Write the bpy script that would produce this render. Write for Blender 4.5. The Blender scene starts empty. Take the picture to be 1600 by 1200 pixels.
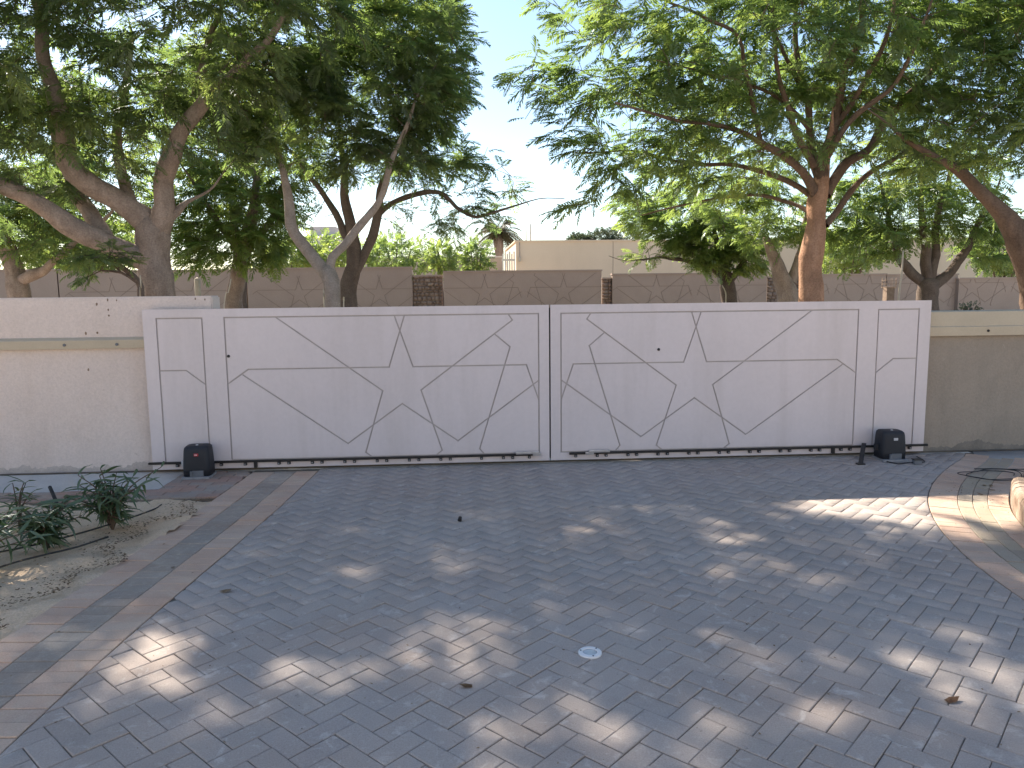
import bpy, bmesh, math, random
import numpy as np
from mathutils import Vector, Matrix, Euler
from mathutils.geometry import delaunay_2d_cdt

SC = bpy.context.scene
C = SC.collection
R = math.radians
rng = np.random.default_rng(7)
random.seed(7)

# ------------------------------------------------------------------ camera
CAM_H, PITCH, ROLL, YAW, FPX = 1.66, 7.2, 0.6, -3.6, 1190.0
cam = bpy.data.cameras.new('camera'); cam_o = bpy.data.objects.new('camera', cam); C.objects.link(cam_o)
cam.sensor_width = 36; cam.lens = FPX / 1600 * 36; cam.clip_start = 0.05; cam.clip_end = 2000
cam_o.matrix_world = (Matrix.Translation((0, 0, CAM_H)) @ Matrix.Rotation(R(YAW), 4, 'Z')
                      @ Matrix.Rotation(R(90 - PITCH), 4, 'X') @ Matrix.Rotation(R(-ROLL), 4, 'Z'))
SC.camera = cam_o

# ------------------------------------------------------------------ sky and sun
SUN_EL, SUN_AZ = 40.5, 34.4            # azimuth counted from +y (beyond the gate) towards -x
world = bpy.data.worlds.new('World'); SC.world = world; world.use_nodes = True
wn = world.node_tree.nodes; wl = world.node_tree.links
sky = wn.new('ShaderNodeTexSky'); sky.sky_type = 'NISHITA'; sky.sun_disc = False
sky.sun_elevation = R(SUN_EL); sky.sun_rotation = R(-SUN_AZ)
sky.air_density = 1.0; sky.dust_density = 0.35; sky.ozone_density = 1.0
wl.new(sky.outputs[0], wn['Background'].inputs[0]); wn['Background'].inputs[1].default_value = 0.078
sun = bpy.data.lights.new('sun', 'SUN'); sun.energy = 4.6; sun.angle = R(0.7); sun.color = (1, .90, .77)
sun_o = bpy.data.objects.new('sun', sun); C.objects.link(sun_o)
sd = Vector((-math.sin(R(SUN_AZ)) * math.cos(R(SUN_EL)), math.cos(R(SUN_AZ)) * math.cos(R(SUN_EL)), math.sin(R(SUN_EL))))
sun_o.rotation_euler = sd.to_track_quat('Z', 'Y').to_euler(); sun_o.location = sd * 60
SC.view_settings.view_transform = 'Standard'; SC.view_settings.look = 'None'
SC.view_settings.exposure = 1.58; SC.view_settings.gamma = 1.0
SC.cycles.max_bounces = 5; SC.cycles.diffuse_bounces = 3; SC.cycles.transmission_bounces = 4; SC.cycles.transparent_max_bounces = 8
SC.cycles.use_denoising = True

def at(px, py, Y):
    """point at depth Y (metres beyond the camera along +y) that the photograph's pixel shows"""
    x = px - 800; y = -(py - 600); r = R(ROLL)
    xr = x * math.cos(r) + y * math.sin(r); yr = -x * math.sin(r) + y * math.cos(r)
    t = R(PITCH); fw = FPX * math.cos(t) + yr * math.sin(t); up = yr * math.cos(t) - FPX * math.sin(t)
    a = R(YAW); d = (xr * math.cos(a) - fw * math.sin(a), xr * math.sin(a) + fw * math.cos(a), up)
    s = Y / d[1]
    return Vector((d[0] * s, Y, CAM_H + d[2] * s))

# ------------------------------------------------------------------ materials
def mat(name, col, rough=.8, var=None, vscale=3.0, fine=None, fscale=60.0, bump=.0, bscale=80.0, metal=0.0, tint=None, spec=.3, spots=None, coat=0, streak=None):
    """procedural material: base colour, large blotches to `var`, fine grain to `fine`, optional per-piece tint ramp and pale/dark spots"""
    m = bpy.data.materials.new(name); m.use_nodes = True
    n = m.node_tree.nodes; l = m.node_tree.links; b = n['Principled BSDF']
    b.inputs['Roughness'].default_value = rough; b.inputs['Metallic'].default_value = metal
    b.inputs['Specular IOR Level'].default_value = spec
    geo = n.new('ShaderNodeNewGeometry'); pos = geo.outputs['Position']
    def rgb(c):
        x = n.new('ShaderNodeRGB'); x.outputs[0].default_value = (*c, 1); return x.outputs[0]
    def mix(f, a, c, mode='MIX'):
        x = n.new('ShaderNodeMix'); x.data_type = 'RGBA'; x.blend_type = mode
        if hasattr(f, 'links') or not isinstance(f, (int, float)): l.new(f, x.inputs[0])
        else: x.inputs[0].default_value = f
        l.new(a, x.inputs[6]); l.new(c, x.inputs[7]); return x.outputs[2]
    def noise(scale, detail=4, ro=.6, vec=pos, dist=0):
        x = n.new('ShaderNodeTexNoise'); x.inputs['Scale'].default_value = scale; x.inputs['Detail'].default_value = detail
        x.inputs['Roughness'].default_value = ro; x.inputs['Distortion'].default_value = dist; l.new(vec, x.inputs['Vector']); return x.outputs[0]
    def ramp(f, lo, hi):
        x = n.new('ShaderNodeMapRange'); x.inputs[1].default_value = lo; x.inputs[2].default_value = hi; l.new(f, x.inputs[0]); return x.outputs[0]
    col_o = rgb(col)
    if tint:
        at_ = n.new('ShaderNodeAttribute'); at_.attribute_name = 'tint'
        cr = n.new('ShaderNodeValToRGB'); l.new(at_.outputs['Fac'], cr.inputs[0])
        e = cr.color_ramp.elements
        e[0].color = (*tint[0], 1); e[1].color = (*tint[-1], 1); e[0].position = 0; e[1].position = 1
        for i, t in enumerate(tint[1:-1]):
            q = e.new((i + 1) / (len(tint) - 1)); q.color = (*t, 1)
        col_o = cr.outputs[0]
    if var: col_o = mix(ramp(noise(vscale, 5, .62), .38, .68), col_o, mix(1.0, col_o, rgb(var), 'MULTIPLY') if max(var) > .999 or tint else rgb(var))
    if streak:
        mp = n.new('ShaderNodeMapping'); mp.inputs['Scale'].default_value = streak[1]; l.new(pos, mp.inputs[0])
        col_o = mix(ramp(noise(1.0, 5, .6, mp.outputs[0]), .5, .78), col_o, rgb(streak[0]))
    if spots:
        for (sc_, lo, hi, c, amt) in spots:
            f = ramp(noise(sc_, 6, .68, dist=.6), lo, hi)
            x = n.new('ShaderNodeMath'); x.operation = 'MULTIPLY'; x.inputs[1].default_value = amt; l.new(f, x.inputs[0])
            col_o = mix(x.outputs[0], col_o, rgb(c))
    if fine: col_o = mix(ramp(noise(fscale, 3, .7), .35, .75), col_o, mix(1.0, col_o, rgb(fine), 'MULTIPLY'))
    l.new(col_o, b.inputs['Base Color'])
    if bump:
        bm_ = n.new('ShaderNodeBump'); bm_.inputs['Strength'].default_value = bump; bm_.inputs['Distance'].default_value = .02
        l.new(noise(bscale, 6, .65), bm_.inputs['Height']); l.new(bm_.outputs[0], b.inputs['Normal'])
    return m

def leaf_mat(name, cols, tcols, gloss=.07, tl=.5):
    m = bpy.data.materials.new(name); m.use_nodes = True
    n = m.node_tree.nodes; l = m.node_tree.links; n.clear()
    o = n.new('ShaderNodeOutputMaterial'); a = n.new('ShaderNodeAttribute'); a.attribute_name = 'tint'
    def rp(cs):
        cr = n.new('ShaderNodeValToRGB'); e = cr.color_ramp.elements
        e[0].color = (*cs[0], 1); e[1].color = (*cs[-1], 1)
        for i, t in enumerate(cs[1:-1]):
            q = e.new((i + 1) / (len(cs) - 1)); q.color = (*t, 1)
        l.new(a.outputs['Fac'], cr.inputs[0]); return cr.outputs[0]
    d = n.new('ShaderNodeBsdfDiffuse'); t = n.new('ShaderNodeBsdfTranslucent'); g = n.new('ShaderNodeBsdfGlossy')
    g.inputs['Roughness'].default_value = .38; g.inputs['Color'].default_value = (.9, .95, 1, 1)
    l.new(rp(cols), d.inputs[0]); l.new(rp(tcols), t.inputs[0])
    m1 = n.new('ShaderNodeMixShader'); m1.inputs[0].default_value = tl; l.new(d.outputs[0], m1.inputs[1]); l.new(t.outputs[0], m1.inputs[2])
    m2 = n.new('ShaderNodeMixShader'); m2.inputs[0].default_value = gloss; l.new(m1.outputs[0], m2.inputs[1]); l.new(g.outputs[0], m2.inputs[2])
    l.new(m2.outputs[0], o.inputs[0]); return m

M = {}
M['sand'] = mat('sandy_ground', (.44, .37, .29), .95, (.38, .315, .245), 1.3, (.75, .72, .7), 90, .5, 40, spots=[(5, .58, .75, (.2, .13, .085), .6)])
M['asphalt'] = mat('asphalt', (.055, .055, .058), .9, (.075, .07, .065), 2, (.7, .7, .7), 120, .3, 150)
M['concrete'] = mat('concrete_strip', (.55, .535, .52), .9, (.46, .445, .43), 2.2, (.8, .8, .8), 90, .25, 90, spots=[(3, .55, .7, (.6, .54, .46), .5)])
M['bedding'] = mat('bedding_sand', (.16, .135, .11), .95, (.27, .225, .17), 2.2, (.7, .7, .7), 120, .3, 120)
GREY = [(.43, .378, .338), (.45, .395, .354), (.46, .405, .363), (.44, .39, .355), (.475, .417, .373)]
M['paver'] = mat('grey_paver', (.24, .23, .23), .85, (.96, .90, .86), 1.1, (.74, .74, .75), 170, .35, 160, tint=GREY, spec=.12,
                 spots=[(9, .57, .68, (.62, .565, .515), .75), (24, .60, .70, (.62, .565, .515), .6), (3.1, .56, .78, (.27, .245, .225), .45), (1.3, .50, .72, (.47, .40, .335), .35), (.7, .55, .75, (.33, .30, .275), .45), (40, .64, .7, (.13, .12, .11), .5)])
PINK = [(.57, .415, .32), (.62, .45, .345), (.595, .435, .335), (.54, .405, .32), (.64, .475, .365)]
M['paver_pink'] = mat('pink_paver', (.3, .2, .16), .82, (.95, .85, .78), 1.6, (.75, .75, .75), 150, .3, 150, tint=PINK,
                      spots=[(4.2, .57, .75, (.68, .55, .42), .75), (1.7, .48, .68, (.64, .515, .39), .6), (2.4, .60, .8, (.27, .23, .2), .45)])
RED = [(.39, .27, .22), (.44, .30, .24), (.34, .28, .24), (.42, .33, .27), (.37, .33, .29)]
M['paver_red'] = mat('red_paver', (.3, .2, .16), .82, (.95, .85, .78), 1.6, (.75, .75, .75), 150, .3, 150, tint=RED,
                     spots=[(4.2, .55, .75, (.5, .42, .33), .75), (1.9, .5, .7, (.36, .335, .30), .7)])
YEL = [(.44, .375, .285), (.48, .41, .31), (.455, .39, .31), (.41, .35, .28)]
M['paver_sand'] = mat('buff_paver', (.32, .27, .2), .82, (.95, .85, .78), 1.6, (.75, .75, .75), 150, .3, 150, tint=YEL,
                      spots=[(4.2, .57, .75, (.42, .34, .24), .5)])
DARK = [(.33, .285, .245), (.37, .32, .275), (.35, .305, .26), (.395, .34, .29)]
M['paver_dark'] = mat('charcoal_paver', (.14, .13, .13), .82, (.95, .85, .78), 1.6, (.75, .75, .75), 150, .3, 150, tint=DARK,
                      spots=[(4.2, .55, .75, (.58, .49, .395), .75), (1.7, .46, .66, (.53, .45, .365), .7), (22, .55, .7, (.58, .50, .41), .5)])
M['kerb'] = mat('kerb_stone', (.38, .29, .22), .85, (.31, .23, .18), 4, (.75, .75, .75), 120, .3, 120, tint=[(.44, .345, .27), (.52, .42, .33), (.47, .40, .31)])
M['gate'] = mat('gate_paint', (.66, .60, .605), .5, (.63, .572, .576), 1.2, (.95, .95, .95), 30, .03, 12, spec=.35, streak=((.575, .52, .515), (3.5, 3.5, .35)),
                spots=[(2.2, .64, .85, (.54, .48, .475), .5)])
M['gate_back_shaded'] = mat('gate_groove_shaded', (.44, .40, .385), .7, (.36, .33, .32), 5)  # groove shade and dirt lines put into the backing colour
M['black'] = mat('black_rack', (.018, .018, .02), .5, (.035, .032, .03), 9)
M['steel'] = mat('zinc_steel', (.55, .56, .58), .35, (.4, .41, .43), 14, metal=.85)
M['galv'] = mat('galvanised_plate', (.33, .34, .36), .5, (.24, .25, .27), 14, metal=.35)
M['motor'] = mat('motor_plastic', (.018, .020, .026), .6, (.026, .028, .034), 6, (.85, .85, .85), 160, .08, 160, spec=.4)
M['motor_grey'] = mat('motor_grey', (.16, .17, .19), .55, (.12, .13, .14), 9)
M['badge'] = mat('badge_red', (.45, .02, .03), .35)
M['badge_grey'] = mat('badge_grey', (.5, .5, .52), .35)
M['white'] = mat('white_enamel', (.8, .8, .8), .4, (.7, .7, .7), 9)
M['plaster'] = mat('plaster', (.73, .635, .58), .92, (.675, .58, .525), 1.5, (.86, .86, .86), 55, .45, 38, spec=.15,
                   streak=((.61, .515, .455), (2.2, 2.2, .5)), spots=[(2.6, .60, .8, (.575, .485, .43), .6), (14, .67, .74, (.27, .22, .19), .55)])
M['plaster_r'] = mat('plaster_grey', (.365, .315, .262), .92, (.325, .28, .232), 1.5, (.86, .86, .86), 55, .45, 38, spec=.15,
                     streak=((.26, .235, .195), (2.2, 2.2, .5)), spots=[(3.6, .62, .8, (.22, .2, .17), .5), (11, .64, .74, (.44, .40, .34), .5)])
M['stain'] = mat('damp_stain', (.47, .41, .37), .95, (.56, .49, .44), 9, (.8, .8, .8), 60, .3, 60)
M['stain_r'] = mat('damp_stain_grey', (.22, .195, .165), .95, (.28, .245, .205), 9, (.8, .8, .8), 60, .3, 60)
M['guard'] = mat('guard_paint', (.52, .445, .33), .7, (.47, .40, .295), 3, (.93, .93, .93), 60, .04, 60, spots=[(6, .66, .8, (.28, .21, .14), .5)])
M['backwall'] = mat('brown_wall', (.425, .33, .265), .92, (.38, .292, .235), .8, (.88, .88, .88), 30, .3, 30, spec=.15)
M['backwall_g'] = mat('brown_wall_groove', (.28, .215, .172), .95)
M['stone'] = mat('rubble_stone', (.3, .24, .19), .92, (.8, .75, .7), 3, (.75, .75, .75), 60, .5, 40, tint=[(.26, .195, .15), (.36, .27, .21), (.31, .24, .20), (.42, .33, .26)])
M['house'] = mat('sand_render', (.78, .63, .455), .92, (.74, .59, .42), .5, (.93, .93, .93), 20, .1, 20, spec=.15, streak=((.70, .56, .40), (.8, .8, .15)))
M['whitehouse'] = mat('pale_render', (.62, .58, .55), .9, (.55, .51, .48), .4, spec=.15)
M['palewall'] = mat('pale_wall', (.45, .38, .32), .9, (.40, .33, .28), .4, spec=.15)
M['bounce_villa'] = mat('bounce_render', (.50, .49, .475), .9, (.47, .46, .445), .6, (.95, .95, .95), 30, .1, 30, spec=.15)  # reflector colour of the unseen added house
M['bounce_forecourt'] = mat('bounce_paving', (.38, .37, .36), .85, (.34, .33, .32), 2, (.85, .85, .85), 60, .1, 60)
M['glass'] = mat('window_glass', (.04, .05, .06), .15, spec=.6)
M['whitefence'] = mat('white_fence', (.75, .70, .6), .6, (.66, .6, .5), 4)
M['bark_grey'] = mat('bark_grey', (.38, .30, .255), .95, (.27, .21, .175), 5, (.65, .62, .6), 45, 1.0, 22, spec=.1, streak=((.47, .385, .33), (9, 9, 1.6)))
M['bark_pale'] = mat('bark_pale', (.42, .36, .33), .95, (.30, .255, .23), 5, (.7, .68, .66), 45, .8, 26, spec=.1, streak=((.4, .34, .3), (9, 9, 1.6)))
M['bark_dark'] = mat('bark_dark', (.20, .155, .13), .95, (.14, .108, .09), 5, (.65, .62, .6), 45, .9, 26, spec=.1, streak=((.2, .155, .125), (9, 9, 1.6)))
M['bark_red'] = mat('bark_red', (.47, .275, .18), .95, (.33, .195, .13), 5, (.65, .62, .6), 45, .8, 26, spec=.1, streak=((.57, .36, .245), (9, 9, 1.6)))
M['bark_brown'] = mat('bark_brown', (.20, .14, .105), .95, (.145, .10, .075), 5, (.65, .62, .6), 45, .8, 26, spec=.1, streak=((.27, .18, .13), (9, 9, 1.6)))
M['twig'] = mat('twig_bark', (.11, .08, .06), .95, (.16, .12, .09), 8)
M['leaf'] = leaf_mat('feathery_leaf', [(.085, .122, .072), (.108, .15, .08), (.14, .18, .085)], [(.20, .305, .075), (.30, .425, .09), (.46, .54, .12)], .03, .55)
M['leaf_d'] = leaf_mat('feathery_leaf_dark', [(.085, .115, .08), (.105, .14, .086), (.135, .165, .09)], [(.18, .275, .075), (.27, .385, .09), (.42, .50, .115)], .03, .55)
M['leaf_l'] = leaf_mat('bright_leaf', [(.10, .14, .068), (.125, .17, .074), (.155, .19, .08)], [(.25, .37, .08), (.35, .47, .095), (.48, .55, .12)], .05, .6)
M['leaf_far'] = leaf_mat('far_leaf', [(.06, .08, .05), (.075, .095, .06), (.09, .11, .07)], [(.08, .11, .05), (.1, .13, .06), (.13, .15, .07)], .03, .35)
M['leaf_bed'] = leaf_mat('lance_leaf', [(.075, .115, .06), (.095, .14, .07), (.13, .17, .085)], [(.06, .13, .03), (.1, .18, .04), (.16, .22, .05)], .05, .3)
M['palm'] = leaf_mat('palm_leaf', [(.10, .09, .05), (.14, .115, .06), (.11, .115, .055)], [(.12, .11, .04), (.16, .13, .05), (.14, .15, .05)], .06, .35)
M['dryleaf'] = mat('dry_leaf', (.2, .12, .06), .9, (.28, .19, .1), 30, tint=[(.11, .06, .035), (.22, .13, .07), (.33, .24, .13), (.16, .1, .06)])
M['hose'] = mat('drip_hose', (.025, .024, .023), .6, (.06, .055, .05), 14)
M['cane'] = mat('bamboo_cane', (.52, .45, .35), .8, (.42, .36, .28), 9)
M['wood'] = mat('weathered_post', (.2, .14, .1), .9, (.28, .21, .15), 8)
M['cable'] = mat('black_cable', (.02, .02, .022), .5)
M['lamp_glass'] = mat('lamp_glass', (.55, .6, .63), .2, (.42, .47, .5), 20, spec=.5)
M['soil'] = mat('bed_soil', (.78, .60, .42), .97, (.66, .495, .335), 2.2, (.72, .7, .68), 100, .7, 30,
                spots=[(4.5, .56, .72, (.40, .29, .20), .55), (9, .6, .7, (.76, .63, .48), .6)])
M['street_soil'] = M['sand']

# ------------------------------------------------------------------ helpers
def tag(o, label=None, cat=None, group=None, kind=None):
    if label: o['label'] = label
    if cat: o['category'] = cat
    if group: o['group'] = group
    if kind: o['kind'] = kind
    return o
def empty(name, loc, label, cat, group=None):
    o = bpy.data.objects.new(name, None); C.objects.link(o); o.location = loc; o.empty_display_size = .2
    return tag(o, label, cat, group)
def link(name, me, m=None, parent=None):
    if m is not None and len(me.materials) == 0: me.materials.append(m)
    o = bpy.data.objects.new(name, me); C.objects.link(o)
    if parent:
        o.parent = parent
        o.matrix_parent_inverse = parent_matrix(parent).inverted()
    return o
def parent_matrix(p):
    m = Matrix.LocRotScale(p.location, p.rotation_euler, p.scale)
    if p.parent: m = parent_matrix(p.parent) @ p.matrix_parent_inverse @ m
    return m
def from_bm(name, bm, m, parent=None, smooth=False):
    bmesh.ops.recalc_face_normals(bm, faces=bm.faces)
    me = bpy.data.meshes.new(name); bm.to_mesh(me); bm.free()
    if smooth: me.shade_smooth()
    return link(name, me, m, parent)
def bm_box(bm, x0, x1, y0, y1, z0, z1, bev=0):
    r = bmesh.ops.create_cube(bm, size=1.0)
    vs = r['verts']
    for v in vs:
        v.co = Vector(((x0 + x1) / 2 + v.co.x * (x1 - x0), (y0 + y1) / 2 + v.co.y * (y1 - y0), (z0 + z1) / 2 + v.co.z * (z1 - z0)))
    if bev:
        es = list({e for v in vs for e in v.link_edges})
        bmesh.ops.bevel(bm, geom=es, offset=bev, segments=2, affect='EDGES', profile=.6)
def box(name, x0, x1, y0, y1, z0, z1, m, parent=None, bev=0):
    bm = bmesh.new(); bm_box(bm, x0, x1, y0, y1, z0, z1, bev); return from_bm(name, bm, m, parent)
def quick_mesh(name, verts, faces_flat, sizes, tint=None, smooth=False):
    """numpy mesh: verts (n,3), flat loop indices, face sizes, per-vertex tint"""
    me = bpy.data.meshes.new(name)
    verts = np.asarray(verts, np.float32); ff = np.asarray(faces_flat, np.int32); sz = np.asarray(sizes, np.int32)
    me.vertices.add(len(verts)); me.vertices.foreach_set('co', verts.ravel())
    me.loops.add(len(ff)); me.loops.foreach_set('vertex_index', ff)
    me.polygons.add(len(sz)); st = np.zeros(len(sz), np.int32); st[1:] = np.cumsum(sz)[:-1]
    me.polygons.foreach_set('loop_start', st)
    if smooth: me.polygons.foreach_set('use_smooth', np.ones(len(sz), bool))
    if tint is not None:
        a = me.attributes.new('tint', 'FLOAT', 'POINT'); a.data.foreach_set('value', np.asarray(tint, np.float32))
    me.update(calc_edges=True); me.validate(); return me
def set_tint(me, v):
    a = me.attributes.new('tint', 'FLOAT', 'POINT'); a.data.foreach_set('value', np.full(len(me.vertices), v, np.float32))

def smooth_line(pts, step=.12):
    """Catmull-Rom through (x,y,z,r) rows"""
    P = np.array(pts, float)
    if len(P) < 3:
        n = max(2, int(np.linalg.norm(P[1, :3] - P[0, :3]) / step)); t = np.linspace(0, 1, n + 1)[:, None]; return P[0] * (1 - t) + P[1] * t
    Q = np.vstack([2 * P[0] - P[1], P, 2 * P[-1] - P[-2]]); out = []
    for i in range(1, len(Q) - 2):
        n = max(2, int(np.linalg.norm(Q[i + 1, :3] - Q[i, :3]) / step))
        for t in np.arange(n) / n:
            a, b, c, d = Q[i - 1], Q[i], Q[i + 1], Q[i + 2]
            out.append(.5 * ((2 * b) + (c - a) * t + (2 * a - 5 * b + 4 * c - d) * t * t + (3 * b - a - 3 * c + d) * t ** 3))
    out.append(P[-1]); return np.array(out)
class Tubes:
    def __init__(s): s.v = []; s.f = []; s.n = 0
    def add(s, line, sides=6, rough=0.0):
        L = np.asarray(line, float); p = L[:, :3]; r = np.maximum(L[:, 3], .0008); k = len(p)
        t = np.gradient(p, axis=0); t /= np.linalg.norm(t, axis=1)[:, None] + 1e-9
        ref = np.array([0, 0, 1.0]) if abs(t[0, 2]) < .9 else np.array([1.0, 0, 0])
        u = np.zeros_like(p)
        for i in range(k):
            x = (ref if i == 0 else u[i - 1]); x = x - t[i] * x.dot(t[i]); u[i] = x / (np.linalg.norm(x) + 1e-9)
        w = np.cross(t, u); a = np.arange(sides) / sides * 2 * math.pi
        ca, sa = np.cos(a)[None, :, None], np.sin(a)[None, :, None]
        rr = r[:, None] * np.ones((k, sides))
        if rough:
            ph = rng.uniform(0, 6.28, 3); ii = np.arange(k)[:, None]
            rr = rr * (1 + rough * (np.sin(2 * a[None] + ph[0] + ii * .23) * .5 + np.sin(3 * a[None] + ph[1] - ii * .31) * .5 + rng.normal(0, .25, (k, sides))))
        v = p[:, None, :] + (u[:, None, :] * ca + w[:, None, :] * sa) * rr[:, :, None]
        s.v.append(v.reshape(-1, 3))
        i, j = np.meshgrid(np.arange(k - 1), np.arange(sides), indexing='ij'); j2 = (j + 1) % sides
        q = np.stack([i * sides + j, i * sides + j2, (i + 1) * sides + j2, (i + 1) * sides + j], -1).reshape(-1, 4) + s.n
        s.f.append(q); s.n += k * sides
        # end cap: collapse towards the tip
        tip = p[-1] + t[-1] * r[-1] * .6; s.v.append(tip[None]); ti = s.n; s.n += 1
        b0 = ti - sides; jj = np.arange(sides)
        s.f.append(np.stack([b0 + jj, b0 + (jj + 1) % sides, np.full(sides, ti), np.full(sides, ti)], -1))
    def build(s, name, m, parent=None):
        v = np.vstack(s.v); q = np.vstack(s.f)
        tri = q[:, 2] == q[:, 3]; flat = np.concatenate([q[~tri].ravel(), q[tri][:, :3].ravel()])
        sizes = np.concatenate([np.full((~tri).sum(), 4), np.full(tri.sum(), 3)])
        return link(name, quick_mesh(name, v, flat, sizes, smooth=True), m, parent)
def tube_obj(name, pts, m, parent=None, sides=8, step=.05, rough=0):
    t = Tubes(); t.add(smooth_line(pts, step), sides, rough); return t.build(name, m, parent)

# ------------------------------------------------------------------ grooved sheets (gate skin, star-patterned walls)
def groove_cells(rects, lines, gw, bounds):
    """cut a sheet by grooves of width gw; returns (verts2d, list of cells each a list of triangles)"""
    x0, x1, z0, z1 = bounds
    verts = [(x0, z0), (x1, z0), (x1, z1), (x0, z1)]; faces = [[0, 1, 2, 3]]
    segs = []
    for (a, b, c, d) in rects:
        segs += [((a, c), (b, c)), ((b, c), (b, d)), ((b, d), (a, d)), ((a, d), (a, c))]
    for ln in lines: segs += list(zip(ln[:-1], ln[1:]))
    for (p, q) in segs:
        p, q = Vector(p), Vector(q); d = (q - p)
        if d.length < 1e-4: continue
        d.normalize(); nrm = Vector((-d.y, d.x)) * gw / 2; p = p - d * gw / 2; q = q + d * gw / 2
        cs = [p + nrm, p - nrm, q - nrm, q + nrm]
        i = len(verts); verts += [(min(max(c.x, x0 - .3), x1 + .3), min(max(c.y, z0 - .3), z1 + .3)) for c in cs]; faces.append([i, i + 1, i + 2, i + 3])
    ov, oe, of, _, _, off = delaunay_2d_cdt([Vector(v) for v in verts], [], faces, 1, 1e-5)
    tris = []
    for f, src in zip(of, off):
        if 0 in src and len(src) == 1: tris.append(tuple(f))
    par = list(range(len(tris)))
    def find(i):
        while par[i] != i: par[i] = par[par[i]]; i = par[i]
        return i
    em = {}
    for i, t in enumerate(tris):
        for a, b in zip(t, t[1:] + t[:1]):
            k = (min(a, b), max(a, b))
            if k in em: par[find(i)] = find(em[k])
            else: em[k] = i
    groups = {}
    for i in range(len(tris)): groups.setdefault(find(i), []).append(tris[i])
    return ov, list(groups.values())
def cell_mesh(name, ov, tris, yf, yb, m, parent):
    """one cell: front at yf (towards the camera), sides back to yb"""
    idx = {}; vs = []; fs = []
    def vi(i, y):
        k = (i, y)
        if k not in idx: idx[k] = len(vs); vs.append((ov[i].x, y, ov[i].y))
        return idx[k]
    cnt = {}
    for t in tris:
        fs.append([vi(i, yf) for i in t])
        for a, b in zip(t, t[1:] + t[:1]): cnt.setdefault((min(a, b), max(a, b)), []).append((a, b))
    for k, v in cnt.items():
        if len(v) == 1:
            a, b = v[0]; fs.append([vi(b, yf), vi(a, yf), vi(a, yb), vi(b, yb)])
    me = bpy.data.meshes.new(name); me.from_pydata(vs, [], fs); me.update()
    bm = bmesh.new(); bm.from_mesh(me); bmesh.ops.recalc_face_normals(bm, faces=bm.faces); bm.to_mesh(me); bm.free()
    return link(name, me, m, parent)

# ================================================================== THE SETTING
g = quick_mesh('ground', [(-600, -300, -.10), (600, -300, -.10), (600, 900, -.10), (-600, 900, -.10)], [0, 1, 2, 3], [4])
tag(link('ground', g, M['sand']), kind='structure')
g = quick_mesh('street', [(-200, 15.5, -.092), (200, 15.5, -.092), (200, 20.5, -.092), (-200, 20.5, -.092)], [0, 1, 2, 3], [4])
tag(link('road', g, M['asphalt']), kind='structure')

# boundary curves of the driveway as x(y)
LY = np.array([-6, 0, 2.7, 3.1, 3.69, 4.17, 4.69, 5.2, 5.64, 6.21, 6.79, 7.17]); LX = np.array([-2.0, -1.80, -1.71, -1.69, -1.65, -1.60, -1.545, -1.50, -1.455, -1.41, -1.375, -1.35])
RY = np.array([-6, 0, 2.6, 3.64, 4.0, 4.2, 4.57, 4.81, 5.41, 5.74, 6.40, 7.17]); RX = np.array([2.9, 2.86, 2.85, 2.91, 2.97, 3.02, 3.11, 3.2, 3.48, 3.69, 4.24, 5.1])
def smooth_curve(ys, xs):
    yy = np.linspace(ys[0], ys[-1], 400); xx = np.interp(yy, ys, xs)
    k = np.ones(25) / 25; xp = np.convolve(np.pad(xx, 12, mode='edge'), k, 'valid'); return yy, xp
LYs, LXs = smooth_curve(LY, LX); RYs, RXs = smooth_curve(RY, RX)
xl = lambda y: float(np.interp(y, LYs, LXs)); xr = lambda y: float(np.interp(y, RYs, RXs))

# driveway bedding
ys = np.linspace(-5, 7.12, 60)
vs = []; ff = []
for y in ys: vs += [(xl(y) - .58, y, -.0085), (xr(y) + .53, y, -.0085)]
for i in range(len(ys) - 1): ff += [2 * i, 2 * i + 1, 2 * i + 3, 2 * i + 2]
drive = link('driveway', quick_mesh('driveway', vs, ff, [4] * (len(ys) - 1)), M['bedding']); tag(drive, kind='structure')
drive['label'] = 'herringbone driveway of grey block pavers in front of the gate'

def clip_half(poly, px, py, nx, ny):
    out = []
    for i in range(len(poly)):
        a, b = poly[i], poly[(i + 1) % len(poly)]
        da = (a[0] - px) * nx + (a[1] - py) * ny; db = (b[0] - px) * nx + (b[1] - py) * ny
        if da >= 0: out.append(a)
        if da * db < 0:
            t = da / (da - db); out.append((a[0] + (b[0] - a[0]) * t, a[1] + (b[1] - a[1]) * t))
    return out
def area(poly): return abs(sum(a[0] * b[1] - b[0] * a[1] for a, b in zip(poly, poly[1:] + poly[:1]))) / 2
def shrink(poly, d):
    c = np.mean(poly, axis=0); out = []
    n = len(poly)
    # offset every edge inwards
    A = sum(a[0] * b[1] - b[0] * a[1] for a, b in zip(poly, poly[1:] + poly[:1]))
    if A < 0: poly = poly[::-1]
    for i in range(n):
        p0, p1, p2 = np.array(poly[i - 1]), np.array(poly[i]), np.array(poly[(i + 1) % n])
        e1 = (p1 - p0) / (np.linalg.norm(p1 - p0) + 1e-9); e2 = (p2 - p1) / (np.linalg.norm(p2 - p1) + 1e-9)
        n1 = np.array([-e1[1], e1[0]]); n2 = np.array([-e2[1], e2[0]]); b = n1 + n2; q = b.dot(n1)
        out.append(tuple(p1 + (b / q * d if abs(q) > .3 else b * d)))
    return out
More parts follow.
